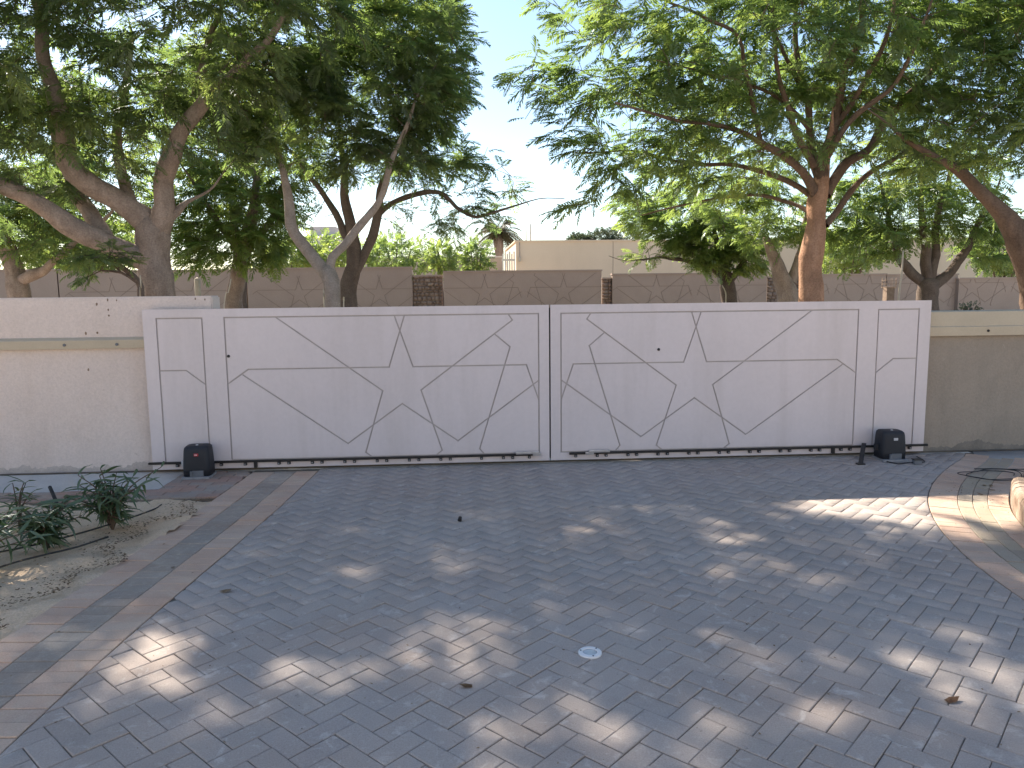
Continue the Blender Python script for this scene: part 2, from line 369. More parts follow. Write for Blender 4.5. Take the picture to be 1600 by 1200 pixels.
def paver_geo(poly, top, bev=.0034, thick=.05):
    """verts, faces of a bevelled block with outline poly (ccw), chamfer ring then top"""
    n = len(poly); inn = shrink(poly, bev)
    A = sum(a[0] * b[1] - b[0] * a[1] for a, b in zip(poly, poly[1:] + poly[:1]))
    if A < 0: poly = poly[::-1]
    v = [(x, y, top - thick) for x, y in poly] + [(x, y, top - bev * .8) for x, y in poly] + [(x, y, top) for x, y in inn]
    f = [list(range(2 * n, 3 * n))]
    for i in range(n):
        j = (i + 1) % n; f.append([i, j, n + j, n + i]); f.append([n + i, n + j, 2 * n + j, 2 * n + i])
    return v, f
def build_pavers(pieces, parent, m, limit=300, name='paver'):
    """pieces: (cx, cy, angle, L, W) whole blocks or polygons. Largest in view become single objects, the rest one part"""
    def score(p):
        c = p['c']; d2 = c[0] ** 2 + c[1] ** 2
        if c[1] < 2.3: return 1e9 + d2
        ang = abs(math.atan2(c[0], c[1]) + R(-3.6))
        return d2 ** 1.5 / max(p['a'], 1e-4) * .02 + (1e8 if ang > R(35.5) else 0)
    pieces = sorted(pieces, key=score)
    proto = {}
    rest_v, rest_f, rest_s, rest_t = [], [], [], []; nv = 0
    for i, p in enumerate(pieces):
        tnt = random.random(); top = random.gauss(0, .0015)
        if i < limit:
            if p.get('whole'):
                L, W = p['whole']; key = (round(L, 3), round(W, 3), int(tnt * 10))
                if key not in proto:
                    hl, hw = L / 2, W / 2
                    v, f = paver_geo([(-hl, -hw), (hl, -hw), (hl, hw), (-hl, hw)], 0)
                    me = bpy.data.meshes.new(name); me.from_pydata(v, [], f); me.update(); set_tint(me, (int(tnt * 10) + .5) / 10); me.materials.append(m); proto[key] = me
                o = bpy.data.objects.new(name, proto[key]); C.objects.link(o); o.parent = parent
                o.location = (p['c'][0], p['c'][1], top); o.rotation_euler = (random.gauss(0, .008), random.gauss(0, .008), p['ang'] + random.gauss(0, .007))
            else:
                c = p['c']; v, f = paver_geo([(a - c[0], b - c[1]) for a, b in p['poly']], 0)
                me = bpy.data.meshes.new(name); me.from_pydata(v, [], f); me.update(); set_tint(me, tnt); me.materials.append(m)
                o = bpy.data.objects.new(name, me); C.objects.link(o); o.parent = parent; o.location = (c[0], c[1], top)
        else:
            v, f = paver_geo(p['poly'], top); rest_v += v
            for q in f: rest_f += [k + nv for k in q]; rest_s.append(len(q))
            rest_t += [tnt] * len(v); nv += len(v)
    if rest_v:
        o = link(name + '_field', quick_mesh(name + '_field', rest_v, rest_f, rest_s, rest_t), m, parent); o['kind'] = 'stuff'

# herringbone blocks, 200 x 100 mm, laid at 45 degrees to the gate
U = np.array([math.cos(R(45)), math.sin(R(45))]); V = np.array([-U[1], U[0]])
A0 = np.array([-.09, 2.58]); W = .1; J = .0034
oU, oV = A0.dot(U), A0.dot(V) - W
pieces = []
lamp_c = np.array([.55, 3.27])
for i in range(-130, 130):
    for j in range(-130, 130):
        k = (i - j) % 4
        if k == 0: u0, u1, v0, v1 = i, i + 2, j, j + 1
        elif k == 3: u0, u1, v0, v1 = i, i + 1, j, j + 2
        else: continue
        cu, cv = oU + (u0 + u1) / 2 * W, oV + (v0 + v1) / 2 * W
        c = U * cu + V * cv
        if c[1] < -3.2 or c[1] > 7.2: continue
        a, b = xl(c[1]), xr(c[1])
        if c[0] < a - .15 or c[0] > b + .15: continue
        hu, hv = (u1 - u0) * W / 2 - J / 2, (v1 - v0) * W / 2 - J / 2
        poly = [tuple(c + U * su * hu + V * sv * hv) for su, sv in ((-1, -1), (1, -1), (1, 1), (-1, 1))]
        cut = False
        for (f, sgn) in ((xl, 1), (xr, -1)):
            x0 = f(c[1]); sl = (f(c[1] + .1) - f(c[1] - .1)) / .2; n = np.array([1, -sl]) / math.hypot(1, sl) * sgn
            q = clip_half(poly, x0 + sgn * .004, c[1], n[0], n[1])
            if len(q) != len(poly) or q != poly: cut = cut or (area(q) < area(poly) - 1e-6 if len(q) > 2 else True); poly = q
            if len(poly) < 3: break
        if len(poly) < 3: continue
        q = clip_half(poly, 0, 7.085, 0, -1)
        if q != poly: cut = True; poly = q
        if len(poly) < 3 or area(poly) < .0009: continue
        # drop degenerate points
        pp = [poly[0]]
        for t in poly[1:]:
            if math.hypot(t[0] - pp[-1][0], t[1] - pp[-1][1]) > .004: pp.append(t)
        if math.hypot(pp[0][0] - pp[-1][0], pp[0][1] - pp[-1][1]) < .004: pp.pop()
        if len(pp) < 3: continue
        d = dict(c=tuple(np.mean(pp, axis=0)), a=area(pp), poly=pp)
        if not cut:
            d['whole'] = (.2 - J, .1 - J); d['ang'] = R(45) if k == 0 else R(135)
            d['c'] = tuple(c)
        pieces.append(d)
build_pavers(pieces, drive, M['paver'])

def offset_curve(f, y0, y1, off, n=400):
    """points along the curve x=f(y), moved sideways by off (positive to +x)"""
    yy = np.linspace(y0, y1, n); xx = np.array([f(y) for y in yy])
    d = np.stack([np.gradient(xx), np.gradient(yy)], 1); d /= np.linalg.norm(d, axis=1)[:, None]
    nrm = np.stack([d[:, 1], -d[:, 0]], 1)
    return np.stack([xx, yy], 1) + nrm * off
def course(f, y0, y1, a, b, along, jitter=.0):
    """soldier course between offsets a and b: quads every `along` metres measured on the middle line"""
    mid = offset_curve(f, y0, y1, (a + b) / 2); s = np.concatenate([[0], np.cumsum(np.linalg.norm(np.diff(mid, axis=0), axis=1))])
    pa, pb = offset_curve(f, y0, y1, a), offset_curve(f, y0, y1, b)
    def at_s(P, t): return np.array([np.interp(t, s, P[:, 0]), np.interp(t, s, P[:, 1])])
    out = []; n = int(s[-1] / along)
    for i in range(n):
        t0, t1 = i * along + J / 2, (i + 1) * along - J / 2
        q = [at_s(pa, t0), at_s(pb, t0), at_s(pb, t1), at_s(pa, t1)]
        g_ = J / 2 / abs(b - a)
        q = [tuple(q[0] + (q[1] - q[0]) * g_), tuple(q[1] + (q[0] - q[1]) * g_), tuple(q[2] + (q[3] - q[2]) * g_), tuple(q[3] + (q[2] - q[3]) * g_)]
        out.append(dict(c=tuple(np.mean(q, axis=0)), a=area(q), poly=q))
    return out
def edging(name, f, y0, y1, bands, label, side, z=-.0075):
    aa = min(min(b[0], b[1]) for b in bands); bb = max(max(b[0], b[1]) for b in bands)
    pa, pb = offset_curve(f, y0, y1, aa, 80), offset_curve(f, y0, y1, bb, 80)
    vs = [];  ff = []
    for p, q in zip(pa, pb): vs += [(*p, z), (*q, z)]
    for i in range(len(pa) - 1): ff += [2 * i, 2 * i + 1, 2 * i + 3, 2 * i + 2]
    o = link(name, quick_mesh(name, vs, ff, [4] * (len(pa) - 1)), M['bedding']); o['kind'] = 'structure'; o['label'] = label
    for (a, b, al, m) in bands: build_pavers(course(f, y0, y1, a, b, al), o, M[m], limit=110)
    return o
edging('edging_strip', xl, -3, 7.06, [(-.002, -.2, .1, 'paver_pink'), (-.2, -.4, .1, 'paver_dark'), (-.4, -.6, .1, 'paver_pink')],
       'straight pink and charcoal brick edging beside the planting bed', -1)
edging('edging_strip', xr, -3, 7.1, [(.002, .2, .1, 'paver_pink'), (.2, .3, .2, 'paver_sand'), (.3, .4, .2, 'paver_sand'), (.4, .54, .1, 'paver_pink')],
       'curved pink and buff brick edging beside the kerb', 1)

# reddish blocks behind the planting bed, up to the left motor
o = box('edging_strip', -7, -1.995, 6.16, 6.50, -.06, -.014, M['bedding']); tag(o, 'weathered reddish block paving behind the planting bed', kind='structure')
box('bedding', -2.62, -1.99, 6.501, 7.09, -.06, -.0145, M['bedding'], o)
ps = []
for r_ in range(9):
    for k in range(26):
        x0 = -7.2 + k * .2 + (r_ % 2) * .1; y0 = 6.17 + r_ * .1; xa, xb = max(x0, -9), min(x0 + .2, xl(y0 + .05) - .606)
        if r_ > 2: xa = max(xa, -2.6)
        if xb - xa < .04: continue
        q = [(xa + J / 2, y0 + J / 2), (xb - J / 2, y0 + J / 2), (xb - J / 2, y0 + .1 - J / 2), (xa + J / 2, y0 + .1 - J / 2)]
        ps.append(dict(c=tuple(np.mean(q, axis=0)), a=area(q), poly=q))
build_pavers(ps, o, M['paver_red'], 80)

def strip(name, poly, z, m, label):
    n = len(poly); vs = [(x, y, z) for x, y in poly] + [(x, y, z - .08) for x, y in poly]
    ff = list(range(n)); sz = [n]
    for i in range(n): j = (i + 1) % n; ff += [i, n + i, n + j, j]; sz.append(4)
    o = link(name, quick_mesh(name, vs, ff, sz), m); tag(o, label, kind='structure'); return o
strip('concrete_strip', [(-9, 6.475), (-2.605, 6.475), (-2.605, 7.075), (-2.3, 7.075), (-2.3, 7.22), (-9, 7.22)], -.004, M['concrete'], 'bare concrete strip along the foot of the left wall')
strip('concrete_strip', [(4.62, 6.40), (9, 6.2), (9, 7.2), (5.08, 7.2)], -.003, M['concrete'], 'bare concrete strip along the foot of the right wall')
strip('concrete_strip', [(-2.29, 7.09), (4.99, 7.09), (4.99, 7.5), (-2.29, 7.5)], -.006, M['concrete'], 'narrow concrete threshold under the gate')

# planting bed: uneven sandy soil
def bed(name, xs, ys, inside, m, label):
    nx, ny = len(xs), len(ys); X, Y = np.meshgrid(xs, ys)
    Z = -.02 + .02 * np.sin(X * 3.1 + 1) * np.cos(Y * 2.3) + .012 * np.sin(X * 9.7 + Y * 4) + .008 * np.sin(Y * 17 - X * 6) + rng.normal(0, .0035, X.shape)
    keep = inside(X, Y); idx = np.arange(nx * ny).reshape(ny, nx)
    q = np.stack([idx[:-1, :-1], idx[:-1, 1:], idx[1:, 1:], idx[1:, :-1]], -1)
    kk = keep[:-1, :-1] & keep[:-1, 1:] & keep[1:, 1:] & keep[1:, :-1]; q = q[kk]
    me = quick_mesh(name, np.stack([X, Y, Z], -1).reshape(-1, 3), q.ravel(), [4] * len(q), smooth=True)
    o = link(name, me, m); tag(o, label, kind='structure'); return o, Z
XLv = np.vectorize(xl)
bed('planting_bed', np.arange(-7, -1.9, .035), np.arange(-3, 6.18, .035), lambda X, Y: X < XLv(Y) - .535, M['soil'], 'sandy planting bed with dry leaves beside the driveway')
XRv = np.vectorize(xr)
bed('planting_bed', np.arange(3.5, 8, .06), np.arange(-3, 6.8, .06), lambda X, Y: X > XRv(Y) + .80, M['soil'], 'sandy planting bed behind the low kerb')

# kerb of blocks on end along the right edging
kb = empty('kerb', (4.2, 5.4, 0), 'low curved kerb of buff blocks on end at right edge', 'kerb')
kc = course(xr, 1.0, 5.86, .545, .72, .105)
for d in kc:
    q = d['poly']; h = .17 + random.gauss(0, .004)
    bm = bmesh.new()
    a, b, c2, d2 = [Vector((p[0], p[1], 0)) for p in q]
    prof = [(0, -.05), (0, h * .74), (.08, h * .92), (.24, h), (1, h), (1, -.05)]   # rounded towards the drive
    ring0 = [bm.verts.new(a.lerp(b, t) + Vector((0, 0, z))) for t, z in prof]; ring1 = [bm.verts.new(d2.lerp(c2, t) + Vector((0, 0, z))) for t, z in prof]
    for i in range(len(prof) - 1): bm.faces.new((ring0[i], ring0[i + 1], ring1[i + 1], ring1[i]))
    bm.faces.new(ring0); bm.faces.new(list(reversed(ring1)))
    o = from_bm('kerb_stone', bm, M['kerb'], kb); set_tint(o.data, random.random())

# ================================================================== GATE
YF = 7.05
BIG = (-2.155, .695, .108, 1.42); SMALL = (-2.752, -2.352, .098, 1.418)
LINES = [
    [(-1.701, 1.42), (-.756, .727), (-.93, .15), (-.875, .108)],
    [(-.63, 1.42), (-.471, .946), (.58, .946), (.695, .61)],
    [(-.538, 1.42), (-.691, .946), (-1.965, .946), (-2.155, .815)],
    [(-2.014, .895), (-1.091, .238), (-.58, .603), (-.07, .240), (.695, .798)],
    [(.414, 1.42), (.453, 1.364), (-.403, .727), (-.22, .153), (-.275, .108)],
    [(.291, 1.233), (.429, 1.116), (.132, .159), (.175, .108)],
    [(-2.752, .946), (-2.518, .946), (-2.352, .813)],
]
def gate_leaf(mirror, label):
    mx = (lambda x: 1.6 - x) if mirror else (lambda x: x)
    x0, x1 = sorted((mx(-2.872), mx(.793)))
    root = empty('sliding_gate', ((x0 + x1) / 2, YF + .03, 0), label, 'gate', 'two leaves of the sliding gate')
    rects = [(min(mx(a), mx(b)), max(mx(a), mx(b)), c, d) for a, b, c, d in (BIG, SMALL)]
    lines = [[(mx(x), z) for x, z in ln] for ln in LINES]
    ov, cells = groove_cells(rects, lines, .0125, (x0, x1, .032, 1.5))
    big = max(range(len(cells)), key=lambda i: max(ov[v].y for t in cells[i] for v in t) + (max(ov[v].x for t in cells[i] for v in t) - min(ov[v].x for t in cells[i] for v in t)))
    for i, cl in enumerate(cells):
        fr = i == big
        cell_mesh('frame' if fr else 'panel', ov, cl, YF - (.002 if fr else 0), YF + .011, M['gate'], root)
    box('backing_sheet', x0 + .002, x1 - .002, YF + .0085, YF + .06, .034, 1.498, M['gate_back_shaded'], root)
    # rack
    ra, rb = sorted((mx(-2.9), mx(.70 if not mirror else .62)))
    bm = bmesh.new(); bm_box(bm, ra, rb, YF - .030, YF - .008, .086, .106); from_bm('rack', bm, M['black'], root)
    lug = [-2.644, -2.25, -2.033, -1.727, -1.636, -1.423, -1.334, -1.124, -1.036, -.826, -.738, -.528, -.439, -.234, -.145, .148, .355, .442, .60] if not mirror else \
          [1.6 - x for x in (1.041, 1.247, 1.332, 1.542, 1.627, 1.833, 1.924, 2.133, 2.221, 2.429, 2.52, 2.731, 2.822, 3.032, 3.122, 3.333, 3.42, 3.633, 3.723, 4.232, 4.323)]
    bm = bmesh.new(); bm_box(bm, -.013, .013, -.014, .014, -.026, .0)
    bmesh.ops.recalc_face_normals(bm, faces=bm.faces)
    me = bpy.data.meshes.new('rack_lug'); bm.to_mesh(me); bm.free(); me.materials.append(M['black'])
    bm = bmesh.new(); bmesh.ops.create_cone(bm, cap_ends=True, segments=8, radius1=.0065, radius2=.0065, depth=.008)
    bmesh.ops.rotate(bm, verts=bm.verts, cent=(0, 0, 0), matrix=Matrix.Rotation(R(90), 3, 'X'))
    bo = bpy.data.meshes.new('bolt'); bm.to_mesh(bo); bm.free(); bo.materials.append(M['galv'])
    inv = parent_matrix(root).inverted()
    for x in lug:
        o = bpy.data.objects.new('rack_lug', me); C.objects.link(o); o.parent = root; o.location = inv @ Vector((mx(x), YF - .016, .0855))
        q = bpy.data.objects.new('bolt', bo); C.objects.link(q); q.parent = o; q.location = (0, -.017, -.0135)
    # lower hanging lug, limit-switch plate
    xx = mx(-1.94) if not mirror else 3.555
    box('rack_lug', xx - .014, xx + .014, YF - .03, YF - .001, .036, .0855, M['black'], root)
    bx0, bx1 = (.47, .69) if not mirror else (1.16, 1.36)
    bm = bmesh.new(); bm_box(bm, bx0, bx1, YF - .06, YF - .033, .107, .13, .003); bm_box(bm, bx0 + (.16 if not mirror else -.03), bx1 + (.02 if not mirror else -.15), YF - .058, YF - .032, .088, .111, .002)
    from_bm('limit_switch_plate', bm, M['steel'], root)
    if not mirror: box('gap_light_block', .77, .83, YF + .0605, YF + .075, .04, 1.47, M['black'], root)  # added to block the sunlit slit between the leaves
    # wheels hidden in the bottom rail, standing on the track
    for x in (-2.3, .2):
        bm = bmesh.new(); bmesh.ops.create_cone(bm, cap_ends=True, segments=20, radius1=.03, radius2=.03, depth=.03)
        bmesh.ops.rotate(bm, verts=bm.verts, cent=(0, 0, 0), matrix=Matrix.Rotation(R(90), 3, 'X')); bmesh.ops.translate(bm, verts=bm.verts, vec=(mx(x), YF + .075, .048))
        from_bm('wheel', bm, M['galv'], root, True)
    # key hole
    kx, kz = ((-2.135, 1.07) if not mirror else (1.83, 1.07))
    bm = bmesh.new(); bmesh.ops.create_cone(bm, cap_ends=True, segments=12, radius1=.014, radius2=.012, depth=.01)
    bmesh.ops.rotate(bm, verts=bm.verts, cent=(0, 0, 0), matrix=Matrix.Rotation(R(90), 3, 'X')); bmesh.ops.translate(bm, verts=bm.verts, vec=(kx, YF - .004, kz))
    from_bm('lock', bm, M['black'], root)
    return root
gate_leaf(False, 'left leaf of the pale grey sliding gate with engraved star lines')
gate_leaf(True, 'right leaf of the pale grey sliding gate with engraved star lines')
# black strip added to darken the meeting gap belongs to the left leaf
M['track'] = mat('worn_track', (.09, .08, .07), .6, (.15, .12, .09), 6, metal=.3)
tr = tube_obj('gate_track', [(-9, YF + .075, .004, .008), (-2, YF + .075, .004, .008), (4, YF + .075, .004, .008), (9, YF + .075, .004, .008)], M['track'], sides=8, step=1)
tag(tr, 'thin dark steel track on the ground under the sliding gate', 'track')

def motor(cx, cy, w, h, label, red, rot):
    root = empty('gate_motor', (cx, cy, 0), label, 'motor', 'sliding gate motors')
    def ring(bm, hw, hd, z, yo=0, k=6, rr=.03):
        out = []
        for (sx, sy, a0) in ((1, 1, 0), (-1, 1, 90), (-1, -1, 180), (1, -1, 270)):
            for i in range(k): a = R(a0 + 90 * i / (k - 1)); out.append(bm.verts.new((sx * (hw - rr) + math.cos(a) * rr, yo + sy * (hd - rr) + math.sin(a) * rr, z)))
        return out
    bm = bmesh.new()
    prof = [(w * .5, .095, .022, 0), (w * .5, .095, .09, 0), (w * .485, .092, h * .6, .002), (w * .465, .088, h * .86, .004), (w * .45, .082, h * .94, .006), (w * .40, .07, h * .985, .008), (w * .30, .05, h, .008)]
    rings = [ring(bm, *p[:2], p[2], p[3], rr=min(.035, p[1] * .5)) for p in prof]
    for r0, r1 in zip(rings[:-1], rings[1:]):
        n = len(r0)
        for i in range(n): bm.faces.new((r0[i], r0[(i + 1) % n], r1[(i + 1) % n], r1[i]))
    bm.faces.new(rings[-1]); bm.faces.new(list(reversed(rings[0])))
    o = from_bm('cover', bm, M['motor'], None, True); o.parent = root
    bm = bmesh.new(); bm_box(bm, -w * .5 - .004, w * .5 + .004, -.125, .1, .001, .022, .002)
    o = from_bm('base_plate', bm, M['galv'], None); o.parent = root
    bm = bmesh.new(); bm_box(bm, -.03, .065, -.102, -.09, .022, .075, .003); bm_box(bm, -.05, -.028, -.112, -.09, .022, .07, .003)
    o = from_bm('front_bracket', bm, M['motor_grey'], None); o.parent = root
    zb = h * .74
    bm = bmesh.new(); bm_box(bm, -.012, .026, -.0935, -.085, zb - .012, zb + .012, .002)
    o = from_bm('badge', bm, M['badge'] if red else M['badge_grey'], None); o.parent = root
    if red:
        bm = bmesh.new()
        for k in range(3): bm_box(bm, -.006 + k * .0085, -.0005 + k * .0085, -.0945, -.0928, zb - .005, zb + .005)
        q = from_bm('badge_mark', bm, M['white'], None); q.parent = o
    bm = bmesh.new(); bmesh.ops.create_cone(bm, cap_ends=True, segments=16, radius1=.012, radius2=.011, depth=.006); bmesh.ops.translate(bm, verts=bm.verts, vec=(0, -.02, h + .002))
    o = from_bm('lock_cap', bm, M['badge_grey'], None); o.parent = root
    bm = bmesh.new(); bm_box(bm, -w * .5 - .03, -w * .5 + .01, -.02, .02, .10, .15, .004)
    o = from_bm('limit_switch', bm, M['badge_grey'] if red else M['motor'], None); o.parent = root
    # pinion under the rack
    bm = bmesh.new(); bmesh.ops.create_cone(bm, cap_ends=True, segments=14, radius1=.03, radius2=.03, depth=.03)
    bmesh.ops.rotate(bm, verts=bm.verts, cent=(0, 0, 0), matrix=Matrix.Rotation(R(90), 3, 'X')); bmesh.ops.translate(bm, verts=bm.verts, vec=(0, .105, .042))
    o = from_bm('pinion', bm, M['galv'], None); o.parent = root
    root.rotation_euler.z = rot
    return root
motor(-2.40, 6.885, .235, .292, 'black gate motor with red badge at the left leaf', True, R(2))
motor(4.03, 6.875, .235, .285, 'black gate motor with grey badge at the right leaf', False, R(-2))
# leaning black strap beside the right motor
bm = bmesh.new()
p0, p1 = Vector((3.655, 6.70, .0)), Vector((3.835, 6.985, .135)); d = (p1 - p0).normalized(); s = Vector((0.9, -.45, 0)).normalized() * .02; u = d.cross(s).normalized() * .006
vs = [bm.verts.new(p + a * s + b * u) for p in (p0 + Vector((0, 0, .006)), p1) for a, b in ((-1, -1), (1, -1), (1, 1), (-1, 1))]
for f in ((0, 1, 2, 3), (7, 6, 5, 4), (0, 4, 5, 1), (1, 5, 6, 2), (2, 6, 7, 3), (3, 7, 4, 0)): bm.faces.new([vs[i] for i in f])
bm_box(bm, 3.62, 3.69, 6.675, 6.725, .001, .012)
tag(from_bm('gate_stop_bar', bm, M['black']), 'black flat bar leaning on the gate rack beside the right motor', 'bar')
# small junction box with cables
jb = empty('junction_box', (4.16, 6.64, 0), 'small dark cable box on the pavers near the right motor', 'cable box')
box('case', 4.125, 4.195, 6.615, 6.665, .002, .045, M['motor_grey'], jb, .006); box('lid', 4.12, 4.20, 6.61, 6.67, .045, .054, M['black'], jb, .003)
o = tube_obj('cable', [(4.13, 6.64, .02, .005), (4.07, 6.68, .008, .005), (4.0, 6.66, .007, .005), (3.95, 6.72, .007, .005), (3.93, 6.80, .012, .005)], M['cable'], jb, 6)
o = tube_obj('cable', [(4.19, 6.64, .02, .005), (4.27, 6.70, .008, .005), (4.31, 6.78, .007, .005), (4.33, 6.92, .008, .005)], M['cable'], jb, 6)
# coil of cable by the right border
pts = []
for k in range(44):
    a = k * .33; rr = .20 + .035 * math.sin(k * .7) + .002 * k
    pts.append((4.54 + math.cos(a) * rr * .95 + .03 * math.sin(k * 1.3), 6.13 + math.sin(a) * rr * .8 + .02 * math.cos(k * .9), .006 + .012 * abs(math.sin(k * .37)) + .0003 * k, .0036))
pts += [(4.95, 6.33, .01, .0036), (5.3, 6.3, .012, .0036)]
tag(tube_obj('cable_coil', pts, M['cable'], sides=6, step=.04), 'loose coil of black cable on the paving at right', 'cable')

# round recessed ground light in the driveway
gl = empty('ground_light', (.55, 3.27, 0), 'small round recessed light set in the grey pavers', 'light')
bm = bmesh.new()
def disc_ring(bm, rs):
    rings = []
    for r_, z in rs: rings.append([bm.verts.new((.55 + math.cos(a) * r_, 3.27 + math.sin(a) * r_, z)) for a in np.linspace(0, 2 * math.pi, 40, endpoint=False)])
    for q, w in zip(rings[:-1], rings[1:]):
        for i in range(40): bm.faces.new((q[i], q[(i + 1) % 40], w[(i + 1) % 40], w[i]))
    return rings
disc_ring(bm, [(.0535, -.01), (.0535, .005), (.0515, .0075), (.0345, .0085), (.033, .006), (.033, -.004)]); from_bm('rim', bm, M['white'], gl, False)
bm = bmesh.new(); rg = disc_ring(bm, [(.0325, -.006), (.0325, .003), (.030, .0052), (.02, .0062), (.008, .0068)]); bm.faces.new(rg[-1]); from_bm('lens', bm, M['lamp_glass'], gl, True)
for a in (40, 160, 280):
    bm = bmesh.new(); bmesh.ops.create_cone(bm, cap_ends=True, segments=10, radius1=.0045, radius2=.004, depth=.002)
    bmesh.ops.translate(bm, verts=bm.verts, vec=(.55 + math.cos(R(a)) * .0435, 3.27 + math.sin(R(a)) * .0435, .0092)); from_bm('screw', bm, M['motor_grey'], gl)
# small black cap lying on the drive
bm = bmesh.new(); bmesh.ops.create_cone(bm, cap_ends=True, segments=14, radius1=.016, radius2=.012, depth=.034)
bmesh.ops.bevel(bm, geom=bm.edges[:], offset=.003, segments=2, affect='EDGES'); bmesh.ops.rotate(bm, verts=bm.verts, cent=(0, 0, 0), matrix=Matrix.Rotation(R(12), 3, 'Y'))
bmesh.ops.translate(bm, verts=bm.verts, vec=(-.05, 5.32, .018))
tag(from_bm('plastic_cap', bm, M['black'], None, True), 'tiny black plastic cap lying on the driveway', 'cap')

# ================================================================== UNSEEN VILLA added behind the viewpoint to bounce sunlight onto the gate
vl = empty('bounce_villa', (1, -11, 0), 'unseen pale grey two-storey house added to bounce sunlight onto the gate', 'bounce_villa')
box('wall', -11, 13, -17, -9, -.1, 6.6, M['bounce_villa'], vl); box('parapet', -11.1, 13.1, -17.1, -8.9, 6.6, 7.0, M['bounce_villa'], vl)
box('plinth', -11.05, 13.05, -9, -8.94, -.1, .5, M['palewall'], vl)
for k, x in enumerate((-9, -5.5, -2, 4.5, 8, 11)):
    for z in (1.0, 4.0):
        w = box('window', x - .65, x + .65, -9.0, -8.95, z, z + 1.4, M['whitefence'], vl, .01)
        for q in (-1, 1): box('pane', x + q * .31 - .27, x + q * .31 + .27, -8.952, -8.946, z + .07, z + 1.33, M['glass'], w)
dr = box('door', .4, 2.0, -9.0, -8.94, -.05, 2.4, M['wood'], vl, .01); box('handle', 1.8, 1.85, -8.94, -8.88, 1.0, 1.2, M['steel'], dr, .005)
g = quick_mesh('bounce_forecourt', [(-14, -9, -.012), (16, -9, -.012), (16, -3.2, -.012), (-14, -3.2, -.012)], [0, 1, 2, 3], [4])  # unseen paving added to reflect sunlight towards the gate
tag(link('bounce_forecourt', g, M['bounce_forecourt']), 'unseen pale paving added before the house to bounce sunlight', kind='structure')

# ================================================================== SIDE WALLS
lw = empty('boundary_wall', (-6, 7.3, 0), 'beige plastered wall with steel guard rail at left of the gate', 'wall')
bm = bmesh.new(); bm_box(bm, -14, -2.29, 7.17, 7.40, -.06, 1.615)
bmesh.ops.bevel(bm, geom=bm.edges[:], offset=.012, segments=2, affect='EDGES'); from_bm('wall', bm, M['plaster'], lw)
bm = bmesh.new()
prof = [(7.168, 1.252), (7.125, 1.232), (7.118, 1.226), (7.118, 1.152), (7.168, 1.150)]
def extrude_prof(bm, prof, x0, x1):
    a = [bm.verts.new((x0, y, z)) for y, z in prof]; b = [bm.verts.new((x1, y, z)) for y, z in prof]; n = len(prof)
    for i in range(n): bm.faces.new((a[i], a[(i + 1) % n], b[(i + 1) % n], b[i]))
    bm.faces.new(a); bm.faces.new(list(reversed(b)))
extrude_prof(bm, prof, -13.9, -2.33); rail = from_bm('guard_rail', bm, M['guard'], lw)
for x in (-3.60, -3.14, -4.9, -6.2):
    bm = bmesh.new(); bmesh.ops.create_cone(bm, cap_ends=True, segments=6, radius1=.014, radius2=.014, depth=.012)
    bmesh.ops.rotate(bm, verts=bm.verts, cent=(0, 0, 0), matrix=Matrix.Rotation(R(90), 3, 'X')); bmesh.ops.translate(bm, verts=bm.verts, vec=(x, 7.113, 1.188))
    from_bm('bolt', bm, M['motor_grey'], rail)
def stain_band(x0, x1, yf, parent, seed, m='stain'):
    """flaked damp render at the foot of a wall, a thin uneven crust"""
    r_ = np.random.default_rng(seed); xs = np.arange(x0, x1, .016); top = .03 + .035 * np.abs(np.convolve(r_.normal(0, 1, len(xs) + 30), np.ones(31) / 6, 'valid')) + np.abs(r_.normal(0, .012, len(xs)))
    vs = []; ff = []
    for x, t in zip(xs, top): vs += [(x, yf - .006, -.05), (x, yf - .006, t * .6), (x, yf + .002, t)]
    for i in range(len(xs) - 1):
        for k in range(2): ff += [3 * i + k, 3 * i + 3 + k, 3 * i + 4 + k, 3 * i + 1 + k]
    link('damp_crust', quick_mesh('damp_crust', vs, ff, [4] * (2 * (len(xs) - 1))), M[m], parent)
stain_band(-13.5, -2.33, 7.17, lw, 3)
# chipped holes in the left wall's render
for (px, py) in [(168, 468), (169, 484), (170, 493), (151, 475), (182, 469), (305, 466), (320, 468), (138, 578), (152, 520), (134, 521)]:
    p = at(px, py, 7.168); bm = bmesh.new(); bmesh.ops.create_icosphere(bm, subdivisions=1, radius=.008 + random.random() * .005)
    for v in bm.verts: v.co = Vector((v.co.x * .8, v.co.y * .25, v.co.z * random.uniform(.8, 1.8))) + Vector((p.x, 7.169, min(p.z, 1.59)))
    from_bm('chip', bm, M['wood'], lw)

